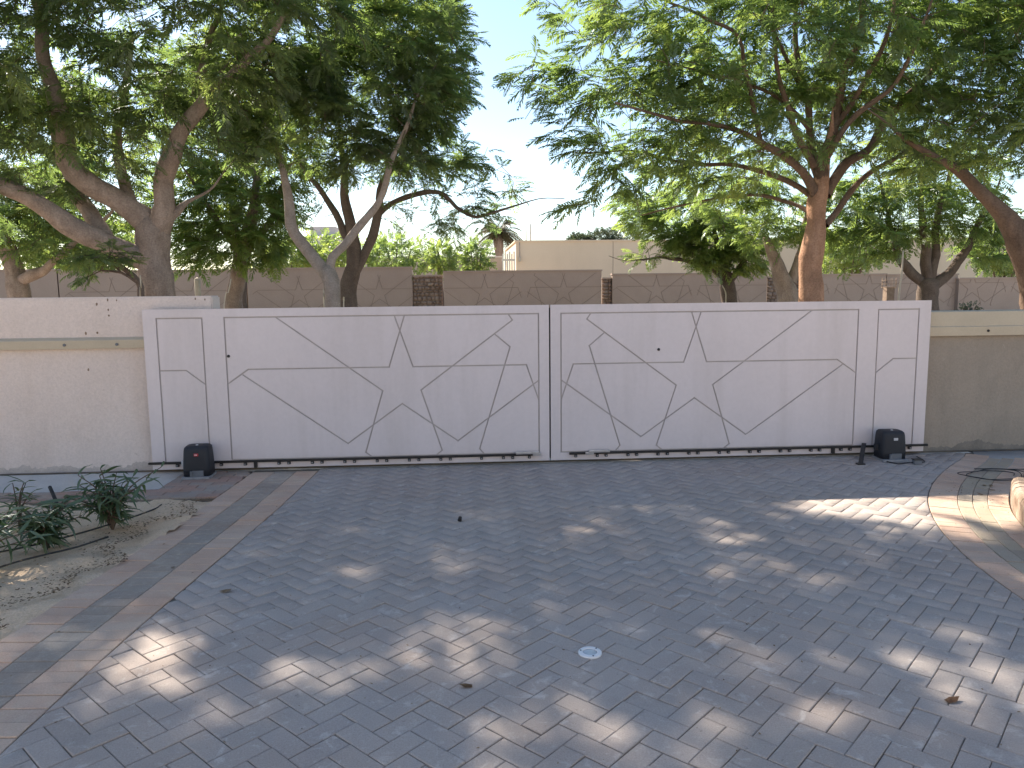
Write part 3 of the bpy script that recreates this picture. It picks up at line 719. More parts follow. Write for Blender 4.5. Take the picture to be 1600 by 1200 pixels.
rw = empty('boundary_wall', (7, 7.3, 0), 'lower grey-beige plastered wall with wide guard at right of the gate', 'wall')
bm = bmesh.new(); bm_box(bm, 3.9, 14, 7.17, 7.38, -.06, 1.36); bmesh.ops.bevel(bm, geom=bm.edges[:], offset=.01, segments=2, affect='EDGES'); from_bm('wall', bm, M['plaster_r'], rw)
bm = bmesh.new(); extrude_prof(bm, [(7.40, 1.388), (7.15, 1.388), (7.142, 1.382), (7.128, 1.245), (7.112, 1.238), (7.112, 1.152), (7.166, 1.150), (7.166, 1.364), (7.40, 1.364)], 4.0, 13.9); gd = from_bm('guard_rail', bm, M['guard'], rw)
for x in (5.10, 6.3, 7.5):
    bm = bmesh.new(); bmesh.ops.create_cone(bm, cap_ends=True, segments=10, radius1=.013, radius2=.013, depth=.008)
    bmesh.ops.rotate(bm, verts=bm.verts, cent=(0, 0, 0), matrix=Matrix.Rotation(R(90), 3, 'X')); bmesh.ops.translate(bm, verts=bm.verts, vec=(x, 7.110, 1.197)); from_bm('bolt', bm, M['black'], gd)
stain_band(3.95, 13.5, 7.17, rw, 5, 'stain_r')

# ================================================================== OPPOSITE WALLS (27 m)
YB = 27.0
def star_lines(x0, x1, z0, z1, shift, zs=.0):
    out = []
    for mirror in (False, True):
        for ln in LINES[:6]:
            pts = [((1.6 - x if mirror else x) + shift, z + zs) for x, z in ln]
            seg = []
            for a, b in zip(pts[:-1], pts[1:]):
                # clip to the rectangle
                t0, t1 = 0, 1; dx, dz = b[0] - a[0], b[1] - a[1]; ok = True
                for p_, q_ in ((-dx, a[0] - x0), (dx, x1 - a[0]), (-dz, a[1] - z0), (dz, z1 - a[1])):
                    if abs(p_) < 1e-9:
                        if q_ < 0: ok = False
                    else:
                        r_ = q_ / p_
                        if p_ < 0: t0 = max(t0, r_)
                        else: t1 = min(t1, r_)
                if ok and t1 > t0: out.append([(a[0] + dx * t0, a[1] + dz * t0), (a[0] + dx * t1, a[1] + dz * t1)])
    return out
def star_wall(pxa, pxb, pyt, label, Y=YB, shifts=(0,), cat='wall', zoff=.72, name='patterned_wall', th=.25):
    a = at(pxa, pyt, Y); b = at(pxb, pyt, Y); x0, x1, zt = a.x, b.x, (a.z + b.z) / 2
    root = empty(name, ((x0 + x1) / 2, Y, 0), label, cat)
    lines = []
    for s in shifts: lines += star_lines(x0 + .02, x1 - .02, .1, zt - .02, s, zoff)
    ov, cells = groove_cells([], lines, .020, (x0, x1, -.1, zt))
    for cl in cells: cell_mesh('panel', ov, cl, Y, Y + .012, M['backwall'], root)
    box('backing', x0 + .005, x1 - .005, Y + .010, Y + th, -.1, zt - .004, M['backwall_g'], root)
    box('coping', x0 - .02, x1 + .02, Y - .03, Y + th + .02, zt, zt + .05, M['backwall'], root)
    return root
def stone_pier(pxa, pxb, pyt, label, Y=YB + .12):
    a = at(pxa, pyt, Y); b = at(pxb, pyt, Y); x0, x1, zt = a.x, b.x, a.z
    root = empty('stone_pier', ((x0 + x1) / 2, Y, 0), label, 'pier')
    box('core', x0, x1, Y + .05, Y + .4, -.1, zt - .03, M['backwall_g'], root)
    v, ff, sz, tn = [], [], [], []; nv = 0; z = 0.0; r_ = np.random.default_rng(int(pxa))
    while z < zt - .06:
        h = r_.uniform(.08, .16); x = x0
        while x < x1 - .02:
            w = min(r_.uniform(.09, .24), x1 - x)
            if x1 - x - w < .05: w = x1 - x
            g = .008; dpt = r_.uniform(.0, .045); t = r_.uniform(0, 1); zz = min(z + h, zt) - g
            base = [(x + g, Y + .05, z + g), (x + w - g, Y + .05, z + g), (x + w - g, Y + .05, zz), (x + g, Y + .05, zz)]
            e = .022; jx = lambda: r_.uniform(-.012, .012)
            top = [(x + g + e + jx(), Y - dpt, z + g + e + jx()), (x + w - g - e + jx(), Y - dpt, z + g + e + jx()), (x + w - g - e + jx(), Y - dpt, zz - e + jx()), (x + g + e + jx(), Y - dpt, zz - e + jx())]
            v += base + top; tn += [t] * 8
            for q in ([4, 5, 6, 7], [0, 1, 5, 4], [1, 2, 6, 5], [2, 3, 7, 6], [3, 0, 4, 7]): ff += [k + nv for k in q]; sz.append(4)
            nv += 8; x += w
        z += h
    o = link('stone_cladding', quick_mesh('stone_cladding', v, ff, sz, tn), M['stone'], root); o['kind'] = 'stuff'
    box('coping', x0 - .02, x1 + .02, Y - .04, Y + .45, zt - .03, zt + .03, M['backwall'], root)
cx = at(818, 450, YB).x
star_wall(-260, 88, 424, 'long brown wall section with faint star lines at far left', shifts=(cx - 28.5,))
star_wall(90, 383, 424, 'brown wall section behind the thick grey trunk', shifts=(at(240, 450, YB).x - .8,))
star_wall(385, 643, 420, 'brown star-lined wall section behind the twin trunks', shifts=(at(530, 450, YB).x - .8,))
stone_pier(644, 691, 431, 'wide dark stone pier left of the middle wall panel')
star_wall(693, 940, 424.5, 'middle brown star-lined panel standing forward beyond the gate', Y=YB - .3, shifts=(cx - .8,), name='patterned_gate', cat='gate')
stone_pier(941, 956, 435, 'narrow reddish stone pier right of the middle panel')
star_wall(957, 1199, 428.5, 'brown star-lined wall section behind the small bushy tree', shifts=(at(1085, 450, YB).x - .8,))
stone_pier(1200, 1251, 433, 'stone pier behind the reddish trunk')
star_wall(1252, 1385, 430, 'olive-brown wall section right of the reddish trunk', shifts=(at(1300, 450, YB).x - .8,))
star_wall(1386, 1497, 430, 'brown wall section behind the forked trunk at right', shifts=(at(1440, 450, YB).x - .8,))
star_wall(1499, 1900, 434, 'brown star-lined wall section at far right', Y=YB - .2, shifts=(at(1570, 450, YB).x - .8, at(1760, 450, YB).x - .8))

# ---- sand-coloured house, joints and lamp bracket
YH = 37.0
a = at(806, 378, YH); b = at(958, 377, YH); c_ = at(1750, 372, YH)
hs = empty('house', ((a.x + c_.x) / 2, YH + 3, 0), 'plain sand-coloured flat-roofed house beyond the opposite wall', 'house')
zt = a.z
box('wall', a.x, b.x - .012, YH, YH + 9, -.1, zt, M['house'], hs); box('wall', b.x + .012, c_.x, YH, YH + 9, -.1, zt, M['house'], hs)
box('joint', b.x - .012, b.x + .012, YH + .03, YH + 8.9, -.1, zt - .01, M['backwall_g'], hs)
box('parapet_cap', a.x - .06, c_.x + .06, YH - .05, YH + 9.05, zt, zt + .07, M['house'], hs)
pl = at(812, 405, YH)
lb = box('wall_lamp', pl.x - .05, pl.x + .05, YH - .16, YH - .002, pl.z - .12, pl.z + .12, M['cane'], hs, .02)
tube_obj('conduit', [(pl.x, YH - .03, pl.z + .1, .02), (pl.x, YH - .03, pl.z + .45, .02), (pl.x, YH - .03, pl.z + .8, .02)], M['palewall'], lb, 6, .2)
# roof rods
for px in (822, 829):
    p = at(px, 377, YH + 1); t = at(px, 350, YH + 1)
    tube_obj('roof_rod', [(p.x, YH + 1, zt, .03), (p.x, YH + 1, (zt + t.z) / 2, .03), (p.x, YH + 1, t.z, .025)], M['palewall'], hs, 6, .3)
# second, paler house seen between branches at left
a = at(455, 372, 58); b = at(530, 372, 58); d = at(500, 350, 58)
ph = empty('house', ((a.x + b.x) / 2, 60, 0), 'small pale house glimpsed between the trunks at left', 'house')
box('wall', a.x, b.x, 58, 64, -.1, a.z, M['whitehouse'], ph); box('roof_block', a.x + 1.2, b.x - .4, 59, 63, a.z, a.z + .9, M['whitehouse'], ph)
box('parapet_cap', a.x - .08, b.x + .08, 57.92, 64.08, a.z - .001, a.z + .12, M['palewall'], ph)
for k in range(3):
    wx = a.x + .5 + k * 1.15; w = box('window', wx, wx + .7, 57.95, 58.01, a.z - 1.7, a.z - .6, M['whitefence'], ph, .01); box('pane', wx + .06, wx + .64, 57.94, 57.952, a.z - 1.64, a.z - .66, M['glass'], w)
# low pale wall and white palisade
a = at(560, 404, 45); b = at(785, 404, 45)
pw = empty('garden_wall', ((a.x + b.x) / 2, 45, 0), 'low pale wall behind the palm tree', 'wall')
box('wall', a.x, b.x, 45, 45.25, -.1, a.z, M['palewall'], pw); box('coping', a.x - .03, b.x + .03, 44.96, 45.29, a.z, a.z + .08, M['whitehouse'], pw)
a = at(784, 393, 34); b = at(805, 393, 34)
pf = empty('white_palisade', ((a.x + b.x) / 2, 34, 0), 'short white slatted fence against the sand-coloured house', 'fence')
n = 6
for k in range(n):
    x = a.x + (b.x - a.x) * (k + .5) / n; box('slat', x - .032, x + .032, 34, 34.03, .0, a.z - (0 if k % 2 else .1), M['whitefence'], pf, .004)
for z in (.5, at(794, 406, 34).z): box('rail', a.x, b.x, 34.032, 34.07, z - .04, z + .04, M['whitefence'], pf, .004)

# ================================================================== TREES
def frond_proto(pairs, seed, fold=.25, sag=.32, width=.085, plen=.33):
    """bipinnate leaf of unit length along +x: two rows of tapering pinnae on a drooping rachis"""
    r_ = np.random.default_rng(seed); v, f = [], []
    def rz(t): return -sag * t * t
    k = 0
    for i in range(pairs):
        t = .12 + .88 * (i + .5) / pairs; L = plen * (math.sin(math.pi * (.18 + .74 * (i + .5) / pairs))) * r_.uniform(.85, 1.1)
        for s in (-1, 1):
            an = R(62 - 22 * t + r_.normal(0, 5)); dx, dy = math.cos(an) * L, s * math.sin(an) * L; dz = -fold * L * r_.uniform(.3, 1.6)
            b = np.array([t, 0, rz(t)]); e = b + (dx, dy, dz); md = b + np.array([dx, dy, dz * .35]) * .5
            w = np.array([math.sin(an), -s * math.cos(an), 0]) * width * .5 * r_.uniform(.8, 1.15)
            v += [b, md - w, e, md + w]; f += [k, k + 1, k + 2, k + 3]; k += 4
    m_ = 3; pr = [np.array([t, 0, rz(t)]) for t in (0, .45, 1.0)]
    for i in range(2):
        v += [pr[i] + (0, -.007, 0), pr[i] + (0, .007, 0), pr[i + 1] + (0, .004, 0), pr[i + 1] + (0, -.004, 0)]; f += [k, k + 1, k + 2, k + 3]; k += 4
    return np.array(v), np.array(f).reshape(-1, 4)
PROTO = {n: [frond_proto(n, 11 * n + s, fold=.15 + .15 * s, sag=.15 + .12 * s, width=w, plen=.34) for s in range(4)] for n, w in ((11, .072), (8, .09), (5, .17))}
def instance_leaves(pos, dirs, scale, protos, name, tints, roll=.5):
    """bake fronds at pos pointing along dirs into one mesh"""
    pos = np.asarray(pos); dirs = np.asarray(dirs); n = len(pos)
    d = dirs / (np.linalg.norm(dirs, axis=1)[:, None] + 1e-9)
    up = np.tile([0, 0, 1.0], (n, 1)) + rng.normal(0, roll, (n, 3)) * .6
    s_ = np.cross(up, d); s_ /= np.linalg.norm(s_, axis=1)[:, None] + 1e-9; u_ = np.cross(d, s_)
    which = rng.integers(0, len(protos), n); V_, F_, T_ = [], [], []; off = 0
    for k, (pv, pf_) in enumerate(protos):
        ix = np.where(which == k)[0]
        if len(ix) == 0: continue
        sc = scale[ix][:, None, None]
        w = pos[ix][:, None, :] + (pv[None, :, 0:1] * d[ix][:, None, :] + pv[None, :, 1:2] * s_[ix][:, None, :] + pv[None, :, 2:3] * u_[ix][:, None, :]) * sc
        V_.append(w.reshape(-1, 3)); nf = len(pv)
        F_.append((pf_[None] + (np.arange(len(ix)) * nf)[:, None, None] + off).reshape(-1, 4)); off += len(ix) * nf
        T_.append(np.repeat(tints[ix], nf))
    F = np.vstack(F_)
    return quick_mesh(name, np.vstack(V_), F.ravel(), np.full(len(F), 4), np.concatenate(T_))

def tree(name, label, limbs, blobs, n_att, per, leaf, bark, leafmat, pairs=11, group=None, cat='tree', limb_bark=None, droop=.25, seed=1, tw=1.0):
    """limbs: list of [(px,py,Y,r)...] first is the trunk; blobs: (px,py,Y,rx,ry,rz,weight) ellipsoids that the foliage fills"""
    r_ = np.random.default_rng(seed)
    L3 = []
    for ln in limbs:
        pts = []
        for (px, py, Y, r) in ln: p = at(px, py, Y); pts.append((p.x, p.y, p.z, r))
        L3.append(pts)
    for ln in L3:
        e, p = np.array(ln[-1]), np.array(ln[-2])
        if e[3] > .012 and (len(L3) == 1 or ln is not L3[0] or e[2] > 2.8):
            d = (e - p)[:3]; d = d / (np.linalg.norm(d) + 1e-9) * min(1.0, 6 + 12 * e[3]) * .9
            ln.append((*(e[:3] + d * .5 + r_.normal(0, .05, 3)), e[3] * .55)); ln.append((*(e[:3] + d + r_.normal(0, .1, 3)), .006))
    t0 = L3[0][0]
    base = (t0[0], t0[1], -.1, t0[3] * 1.35)
    L3[0] = [base, (t0[0], t0[1], min(.5, t0[2] * .4), t0[3] * 1.08)] + L3[0]
    root = empty(name, (t0[0], t0[1], 0), label, cat, group)
    nodes, nrad, npar = [], [], []
    lines = [smooth_line(l, .12) for l in L3]
    for k, ln in enumerate(lines):
        n_ = len(ln); amp = np.minimum(.022, ln[:, 3] * .35 + .006)[:, None]; x_ = np.arange(n_)[:, None]; ph = r_.uniform(0, 6.28, (3, 3))
        wob = np.sin(x_ * .55 + ph[0]) * .6 + np.sin(x_ * 1.13 + ph[1]) * .5 + np.sin(x_ * .23 + ph[2]); fade = np.minimum(1, x_ / 5.0)
        ln[:, :3] += wob * amp * fade; ln[:, 3] *= 1 + .05 * np.sin(x_[:, 0] * .9 + ph[0, 0]) + r_.normal(0, .02, n_)
    for i, ln in enumerate(lines):
        tb = Tubes(); tb.add(ln, 16 if ln[0, 3] > .05 else 8, .085); tb.build('trunk' if i == 0 else 'limb', bark if i == 0 or limb_bark is None else limb_bark, root)
        keep = ln if i else ln[ln[:, 2] > 1.9]
        for k, p in enumerate(keep):
            if k % 2 == 0: nodes.append(p[:3]); nrad.append(p[3])
    # attractors
    wts = np.array([b[6] * b[3] * b[4] * b[5] for b in blobs]); wts = wts / wts.sum(); att = []; which = []
    cen = [at(b[0], b[1], b[2]) for b in blobs]
    for i, w in enumerate(wts):
        n = max(3, int(round(n_att * w))); u = r_.normal(0, 1, (n, 3)); u /= np.linalg.norm(u, axis=1)[:, None]
        rad = r_.uniform(.25, 1, n) ** .42; p = u * rad[:, None] * np.array(blobs[i][3:6]) + np.array(cen[i]); att.append(p)
    attl = att; att = np.vstack(att); att_keep = att[:, 2] > 1.75; att = att[att_keep]
    nodes = [np.array(n) for n in nodes]; nl = len(nodes)
    NA = np.zeros((nl + len(att) * 7, 3)); NA[:nl] = np.array(nodes); NR = np.zeros(len(NA)); NR[:nl] = nrad; cnt = nl
    dist0 = np.array([np.min(np.linalg.norm(NA[:nl] - a, axis=1)) for a in att]); order = np.argsort(dist0)
    cen_all = att.mean(axis=0); tops = NA[:nl].mean(axis=0)
    lf = np.concatenate([np.full(len(p), blobs[i][7] if len(blobs[i]) > 7 else 1.0) for i, p in enumerate(attl)])[att_keep]
    tb = Tubes(); lp, ld, ls = [], [], []
    for ai in order:
        a = att[ai]; d = np.linalg.norm(NA[:cnt] - a, axis=1)
        j = int(np.argmin(d + (d < .25) * .5)); s0 = NA[j]; D = d[j]
        if D < .05: continue
        k = max(2, min(7, int(D / .22) + 1)); t = np.linspace(0, 1, k + 1)[:, None]
        out = a - s0; mid = (s0 + a) / 2 + r_.normal(0, .07, 3) * D + np.array([0, 0, -.05 * D + .10 * D])
        ln = (1 - t) ** 2 * s0 + 2 * t * (1 - t) * mid + t * t * a
        r0 = min(NR[j] * .7, .006 + .011 * D * tw) ; r0 = max(r0, .005)
        rr = np.linspace(r0, .0035, k + 1)
        tb.add(np.column_stack([ln, rr]), 5 if r0 > .012 else 4)
        m_ = min(k, 6); NA[cnt:cnt + m_] = ln[1:m_ + 1]; NR[cnt:cnt + m_] = np.maximum(rr[1:m_ + 1], .006); cnt += m_
        td = ln[-1] - ln[-2]; td = td / (np.linalg.norm(td) + 1e-9)
        npl = r_.poisson(per * lf[ai])
        for q in range(npl):
            tt = 1 - r_.random() ** 1.6 * .75; b = (1 - tt) ** 2 * s0 + 2 * tt * (1 - tt) * mid + tt * tt * a
            az = r_.uniform(0, 2 * math.pi); h = np.array([math.cos(az), math.sin(az), r_.normal(.05, .28)])
            ow = (b - cen_all) * np.array([1, 1, 0]); ow = ow / (np.linalg.norm(ow) + .6)
            dd = h + td * np.array([1.0, 1.0, .45]) * r_.uniform(.4, 1.3) + ow * .9; dd[2] -= droop * r_.uniform(0, 1)
            lp.append(b); ld.append(dd); ls.append(leaf * r_.uniform(.62, 1.2))
    o = tb.build('twigs', M['twig'], root); o['kind'] = 'stuff'
    lp = np.array(lp); ti = np.clip(r_.normal(.45, .2, len(lp)) + .12 * np.sin(lp[:, 0] * 2.1 + lp[:, 2] * 1.7), 0, 1)
    me = instance_leaves(lp, np.array(ld), np.array(ls), PROTO[pairs], 'crown', ti)
    o = link('crown', me, leafmat, root); o['kind'] = 'stuff'
    return root

G1 = 'feathery shade trees behind the gate'
# T1: thick grey trunk at left
tree('shade_tree', 'largest tree at left with thick grey trunk and low spreading limbs',
     [[(248, 470, 11.5, .25), (246, 420, 11.5, .235), (240, 375, 11.5, .23), (236, 345, 11.5, .20)],
      [(246, 360, 11.5, .17), (256, 320, 11.4, .15), (256, 285, 11.4, .13), (270, 240, 11.3, .115), (296, 190, 11.2, .10), (332, 148, 11.1, .085), (385, 95, 11, .06), (440, 30, 10.8, .04)],
      [(268, 245, 11.35, .09), (292, 195, 11.6, .08), (305, 155, 11.8, .07), (330, 60, 12, .05)],
      [(236, 352, 11.5, .17), (190, 315, 11.3, .155), (140, 282, 11.1, .145), (108, 250, 11, .13), (96, 190, 10.9, .115), (70, 95, 10.8, .09), (55, 0, 10.7, .06), (30, -110, 10.5, .04)],
      [(205, 320, 11.4, .09), (192, 280, 11.6, .08), (186, 210, 11.9, .065), (200, 100, 12.2, .045)],
      [(240, 415, 11.5, .13), (200, 396, 11.3, .15), (150, 372, 11.1, .15), (80, 332, 10.8, .13), (30, 300, 10.5, .115), (-40, 272, 10.2, .1), (-140, 210, 9.8, .07)],
      [(170, 380, 11.3, .11), (140, 335, 11.5, .12), (122, 300, 11.8, .10), (90, 220, 12.2, .07)],
      [(258, 345, 11.45, .08), (276, 330, 11.5, .06), (292, 318, 11.6, .03)]],
     [(120, 60, 11, 2.4, 2.2, 1.3, 1), (330, 40, 10.9, 2.0, 2.0, 1.15, 1.1, .65), (-80, 120, 10.6, 2.2, 2, 1.3, .9), (60, 230, 11.3, 1.7, 1.5, .8, .9), (470, 60, 10.6, 1.3, 1.2, .8, 1.0, .75), (450, -290, 9.8, 1.9, 1.6, .8, 1.3, 2.4), (560, -230, 10.3, 1.3, 1.2, .6, 1.3, 2.2), (-150, -230, 9.3, 2.2, 1.6, 1, .8, 1.2), (110, -240, 9.0, 1.8, 1.3, .7, .8, 1.2), (600, -205, 8.8, 1.2, 1.0, .45, .9, 1.6),
      (230, -130, 10.8, 2.8, 2.2, 1.1, .9, .75), (30, -190, 10.4, 2.6, 2.2, 1.1, .8, 1.7), (-190, -30, 10, 2.2, 2, 1.3, .8, .9), (400, -110, 10.4, 1.4, 1.3, .7, 1, .85), (170, 180, 12, 1.5, 1.2, .8, .8), (-60, 330, 11.2, 1.0, 1.0, .4, .5),
      (330, 200, 12.2, 1.1, 1.0, .7, .8), (90, 190, 10.2, .9, .8, .4, .9), (230, 215, 10.6, .6, .6, .3, .9), (380, 200, 10.9, .8, .7, .45, 1.0), (20, 290, 10.0, .7, .6, .25, .7)],
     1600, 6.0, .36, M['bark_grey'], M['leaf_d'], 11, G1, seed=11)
# T2a pale trunk, T2b dark trunk
tree('shade_tree', 'pale twin-limbed tree trunk left of the gate centre',
     [[(518, 472, 12.6, .13), (516, 440, 12.6, .13), (510, 422, 12.6, .12)],
      [(512, 430, 12.6, .10), (492, 408, 12.6, .10), (472, 380, 12.6, .095), (457, 350, 12.6, .085), (453, 320, 12.6, .08), (448, 285, 12.6, .065), (430, 230, 12.5, .045), (400, 160, 12.4, .03)],
      [(514, 430, 12.6, .075), (518, 402, 12.6, .07), (536, 384, 12.6, .07), (562, 350, 12.6, .065), (592, 312, 12.6, .058), (610, 265, 12.5, .045), (640, 190, 12.4, .03)]],
     [(560, 140, 12.6, 1.5, 1.4, .95, 1), (640, 60, 12.9, 1.0, 1.2, .75, 1.1), (480, 210, 12.4, 1.1, 1.1, .7, 1), (520, 20, 12.8, 1.6, 1.3, .7, 1), (662, 160, 12.9, .75, 1.0, .55, 1), (420, 120, 12.8, 1.2, 1.2, .8, .9), (610, 250, 12.7, .9, .9, .45, 1)],
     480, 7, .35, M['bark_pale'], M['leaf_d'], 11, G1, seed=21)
tree('shade_tree', 'dark three-forked tree trunk left of the gate centre',
     [[(543, 472, 13.8, .15), (545, 440, 13.8, .155), (550, 415, 13.8, .13), (552, 385, 13.8, .12), (549, 350, 13.8, .10), (541, 305, 13.8, .08), (535, 240, 13.7, .05)],
      [(552, 430, 13.8, .10), (572, 398, 13.8, .085), (584, 365, 13.8, .08), (592, 330, 13.8, .075), (592, 295, 13.8, .06), (625, 240, 13.8, .045), (660, 170, 13.8, .03)],
      [(548, 385, 13.8, .07), (536, 362, 13.8, .065), (525, 335, 13.8, .06), (510, 310, 13.9, .05), (480, 270, 14, .035)],
      [(591, 335, 13.8, .055), (612, 318, 13.8, .05), (648, 304, 13.7, .045), (690, 300, 13.6, .04), (712, 322, 13.6, .034), (742, 338, 13.5, .028), (775, 332, 13.5, .022), (805, 322, 13.4, .015)]],
     [(640, 230, 14, 1.1, 1.2, .6, 1), (690, 95, 14, .62, 1.0, .8, 1), (600, 120, 14.2, 1.2, 1.2, .9, .8), (690, 275, 13.7, .9, .8, .35, 1.2, .4), (770, 295, 13.5, .55, .6, .55, 1.5, .45), (660, 330, 13.7, .7, .6, .45, 2.0, .2), (740, 245, 13.6, .5, .5, .3, 1, .8), (720, 345, 13.6, .5, .5, .4, 2, .2), (480, 325, 13.8, .3, .4, .35, 3, .1), (640, 20, 14.3, 1.0, 1.2, .7, .9)],
     460, 6, .34, M['bark_dark'], M['leaf_d'], 11, G1, seed=31)
# T3 low dense tree behind
tree('shade_tree', 'low dense green tree between the thick trunk and the pale trunk',
     [[(366, 474, 17, .19), (370, 440, 17, .18), (380, 400, 17, .16), (392, 350, 17, .12), (400, 280, 17, .07)],
      [(380, 400, 17, .1), (350, 360, 16.8, .08), (320, 310, 16.6, .05)],
      [(384, 390, 17, .1), (420, 350, 17, .07), (440, 290, 17, .045)]],
     [(370, 340, 16.8, 1.35, 1.2, .85, 1.1), (400, 240, 17, 1.5, 1.3, 1.0, .9), (330, 385, 16.3, .85, .8, .5, 1.2), (405, 385, 16.4, .6, .8, .5, 1.1), (310, 300, 17, 1.0, 1.0, .9, .8), (300, 415, 16.2, .4, .4, .25, 1), (440, 160, 17.3, 1.6, 1.2, 1.0, .7), (350, 150, 17.5, 1.8, 1.2, 1.2, .6), (430, 340, 16.5, .6, .6, .5, 1), (290, 350, 16.4, .6, .6, .5, 1), (350, 400, 16, .7, .5, .35, 1.1)],
     640, 5.4, .40, M['bark_grey'], M['leaf_l'], 8, G1, seed=41)
tree('shade_tree', 'dark trunk close behind the low dense tree at left',
     [[(378, 474, 18.6, .15), (377, 445, 18.6, .14), (372, 400, 18.6, .12), (360, 330, 18.6, .07)]],
     [(365, 300, 18.6, 1.2, 1.0, .9, 1), (300, 220, 18.6, 1.6, 1.2, 1.2, 1)], 150, 5, .44, M['bark_dark'], M['leaf'], 8, G1, seed=43)
# T4 far left trunk
tree('shade_tree', 'stout trunk at the far left edge behind the beige wall',
     [[(30, 472, 15, .2), (26, 440, 15, .19), (18, 405, 15, .17), (5, 360, 15, .12), (-20, 280, 15, .07)],
      [(30, 440, 15, .1), (60, 425, 14.8, .09), (95, 400, 14.6, .06), (150, 350, 14.4, .04)]],
     [(30, 340, 15, 1.3, 1.2, .75, 1), (110, 385, 14.8, .9, .8, .4, 1), (-80, 300, 15, 1.6, 1.2, 1, .8), (130, 300, 15.5, 1.4, 1.2, .9, .8), (0, 200, 15.5, 1.8, 1.2, 1, .7)],
     380, 5.5, .42, M['bark_grey'], M['leaf'], 8, G1, seed=51)
# sapling beside the thick trunk
tree('sapling', 'thin leaning sapling just left of the thick grey trunk',
     [[(219, 472, 10.6, .045), (216, 448, 10.6, .042), (205, 428, 10.6, .036), (186, 412, 10.5, .026), (165, 400, 10.4, .018)],
      [(212, 440, 10.6, .02), (190, 426, 10.5, .016), (160, 424, 10.4, .012)]],
     [(150, 402, 10.3, .40, .5, .10, 1), (125, 430, 10.2, .22, .3, .05, 1), (175, 392, 10.5, .3, .4, .12, .8)], 36, 4, .24, M['bark_dark'], M['leaf_d'], 11, seed=55)
# T5 main right tree
tree('shade_tree', 'large feathery tree with reddish-brown trunk right of the gate centre',
     [[(1266, 468, 11, .17), (1266, 430, 11, .163), (1268, 385, 11, .152), (1278, 345, 11, .14), (1280, 315, 11, .138), (1286, 280, 11, .11)],
      [(1278, 318, 11, .07), (1262, 282, 10.9, .062), (1232, 250, 10.7, .055), (1190, 222, 10.5, .045), (1135, 200, 10.2, .032), (1060, 188, 10, .022), (960, 160, 9.8, .012)],
      [(1284, 290, 11, .10), (1288, 245, 11, .085), (1306, 190, 11, .07), (1318, 120, 11, .058), (1342, 45, 11, .045), (1352, -60, 11, .03)],
      [(1290, 305, 11, .085), (1316, 264, 11.1, .072), (1352, 232, 11.2, .06), (1398, 170, 11.3, .045), (1462, 105, 11.4, .033), (1530, 20, 11.5, .02)],
      [(1290, 352, 11, .055), (1312, 326, 11.1, .048), (1338, 286, 11.2, .04), (1395, 246, 11.3, .03), (1470, 205, 11.5, .018)],
      [(1282, 285, 11, .075), (1268, 235, 11.2, .062), (1262, 150, 11.4, .048), (1244, 65, 11.6, .036), (1240, -50, 11.8, .022)],
      [(1274, 310, 11, .045), (1232, 284, 11.2, .04), (1160, 262, 11.4, .032), (1070, 252, 11.5, .024), (985, 236, 11.6, .016), (900, 240, 11.6, .01)],
      [(1188, 221, 10.5, .036), (1178, 170, 10.5, .034), (1166, 110, 10.5, .03), (1152, 58, 10.5, .026), (1092, 22, 10.4, .02), (1000, -20, 10.3, .012)],
      [(1270, 335, 11, .035), (1236, 318, 11.3, .03), (1175, 306, 11.6, .024), (1090, 316, 11.8, .016), (1000, 335, 11.9, .01)],
      [(1262, 160, 11.4, .038), (1228, 95, 11.3, .03), (1192, 20, 11.2, .02)],
      [(1306, 195, 11, .045), (1352, 130, 10.7, .036), (1385, 50, 10.5, .028), (1400, -40, 10.4, .018)],
      [(1290, 250, 11, .05), (1330, 190, 10.7, .04), (1398, 130, 10.4, .03), (1440, 40, 10.2, .02)],
      [(1264, 200, 11.2, .04), (1225, 160, 10.9, .03), (1170, 130, 10.6, .02), (1090, 110, 10.3, .013)],
      [(1272, 260, 11, .05), (1240, 190, 10.7, .04), (1215, 110, 10.5, .03), (1205, 10, 10.4, .02)]],
     [(1150, 90, 10.6, 1.7, 1.6, .8, 1), (980, 90, 10.3, 1.1, 1.3, .6, .95), (870, 120, 10.4, .62, .8, .38, .8), (1280, 60, 11, 1.7, 1.7, .9, .9), (1420, 90, 11.3, 1.5, 1.5, .9, .9), (1530, 60, 11.5, 1.4, 1.5, 1.0, .9),
      (1050, 180, 10.8, 1.4, 1.3, .5, 1), (960, 220, 11.3, .8, .9, .4, .9), (1080, 290, 11.8, 1.2, 1.0, .38, .8), (950, 320, 11.8, .6, .6, .22, .7), (1180, 190, 11.6, 1.4, 1.0, .6, .9), (1380, 200, 11.3, 1.1, 1.2, .55, .9), (1480, 190, 11.6, 1.2, 1.2, .55, .9),
      (940, 0, 10.4, .85, 1.2, .5, .9), (905, 225, 11.2, .55, .6, .28, .9), (905, 330, 11.3, .42, .5, .16, .9), (855, 175, 10.9, .4, .5, .2, .8), (1010, 260, 11.2, .8, .8, .3, .8), (1100, -60, 10.6, 1.8, 1.6, .7, .8), (1330, -90, 11, 2.2, 1.8, .8, .8), (1560, -60, 11.4, 1.8, 1.8, .9, .8), (1200, 260, 11.8, .9, .8, .35, .8), (1150, 205, 10.1, .9, .7, .3, 1.0), (1235, 215, 10.2, .7, .6, .35, 1.1), (1345, 235, 10.3, .7, .6, .3, 1.0), (1060, 240, 10.4, .8, .7, .28, 1.0), (900, 175, 10.6, .5, .6, .3, 1.0), (930, 270, 11, .5, .6, .25, 1.0), (1130, 290, 10.9, .7, .7, .25, .9)],
     1500, 4.3, .36, M['bark_red'], M['leaf'], 11, G1, seed=61, limb_bark=M['bark_brown'])
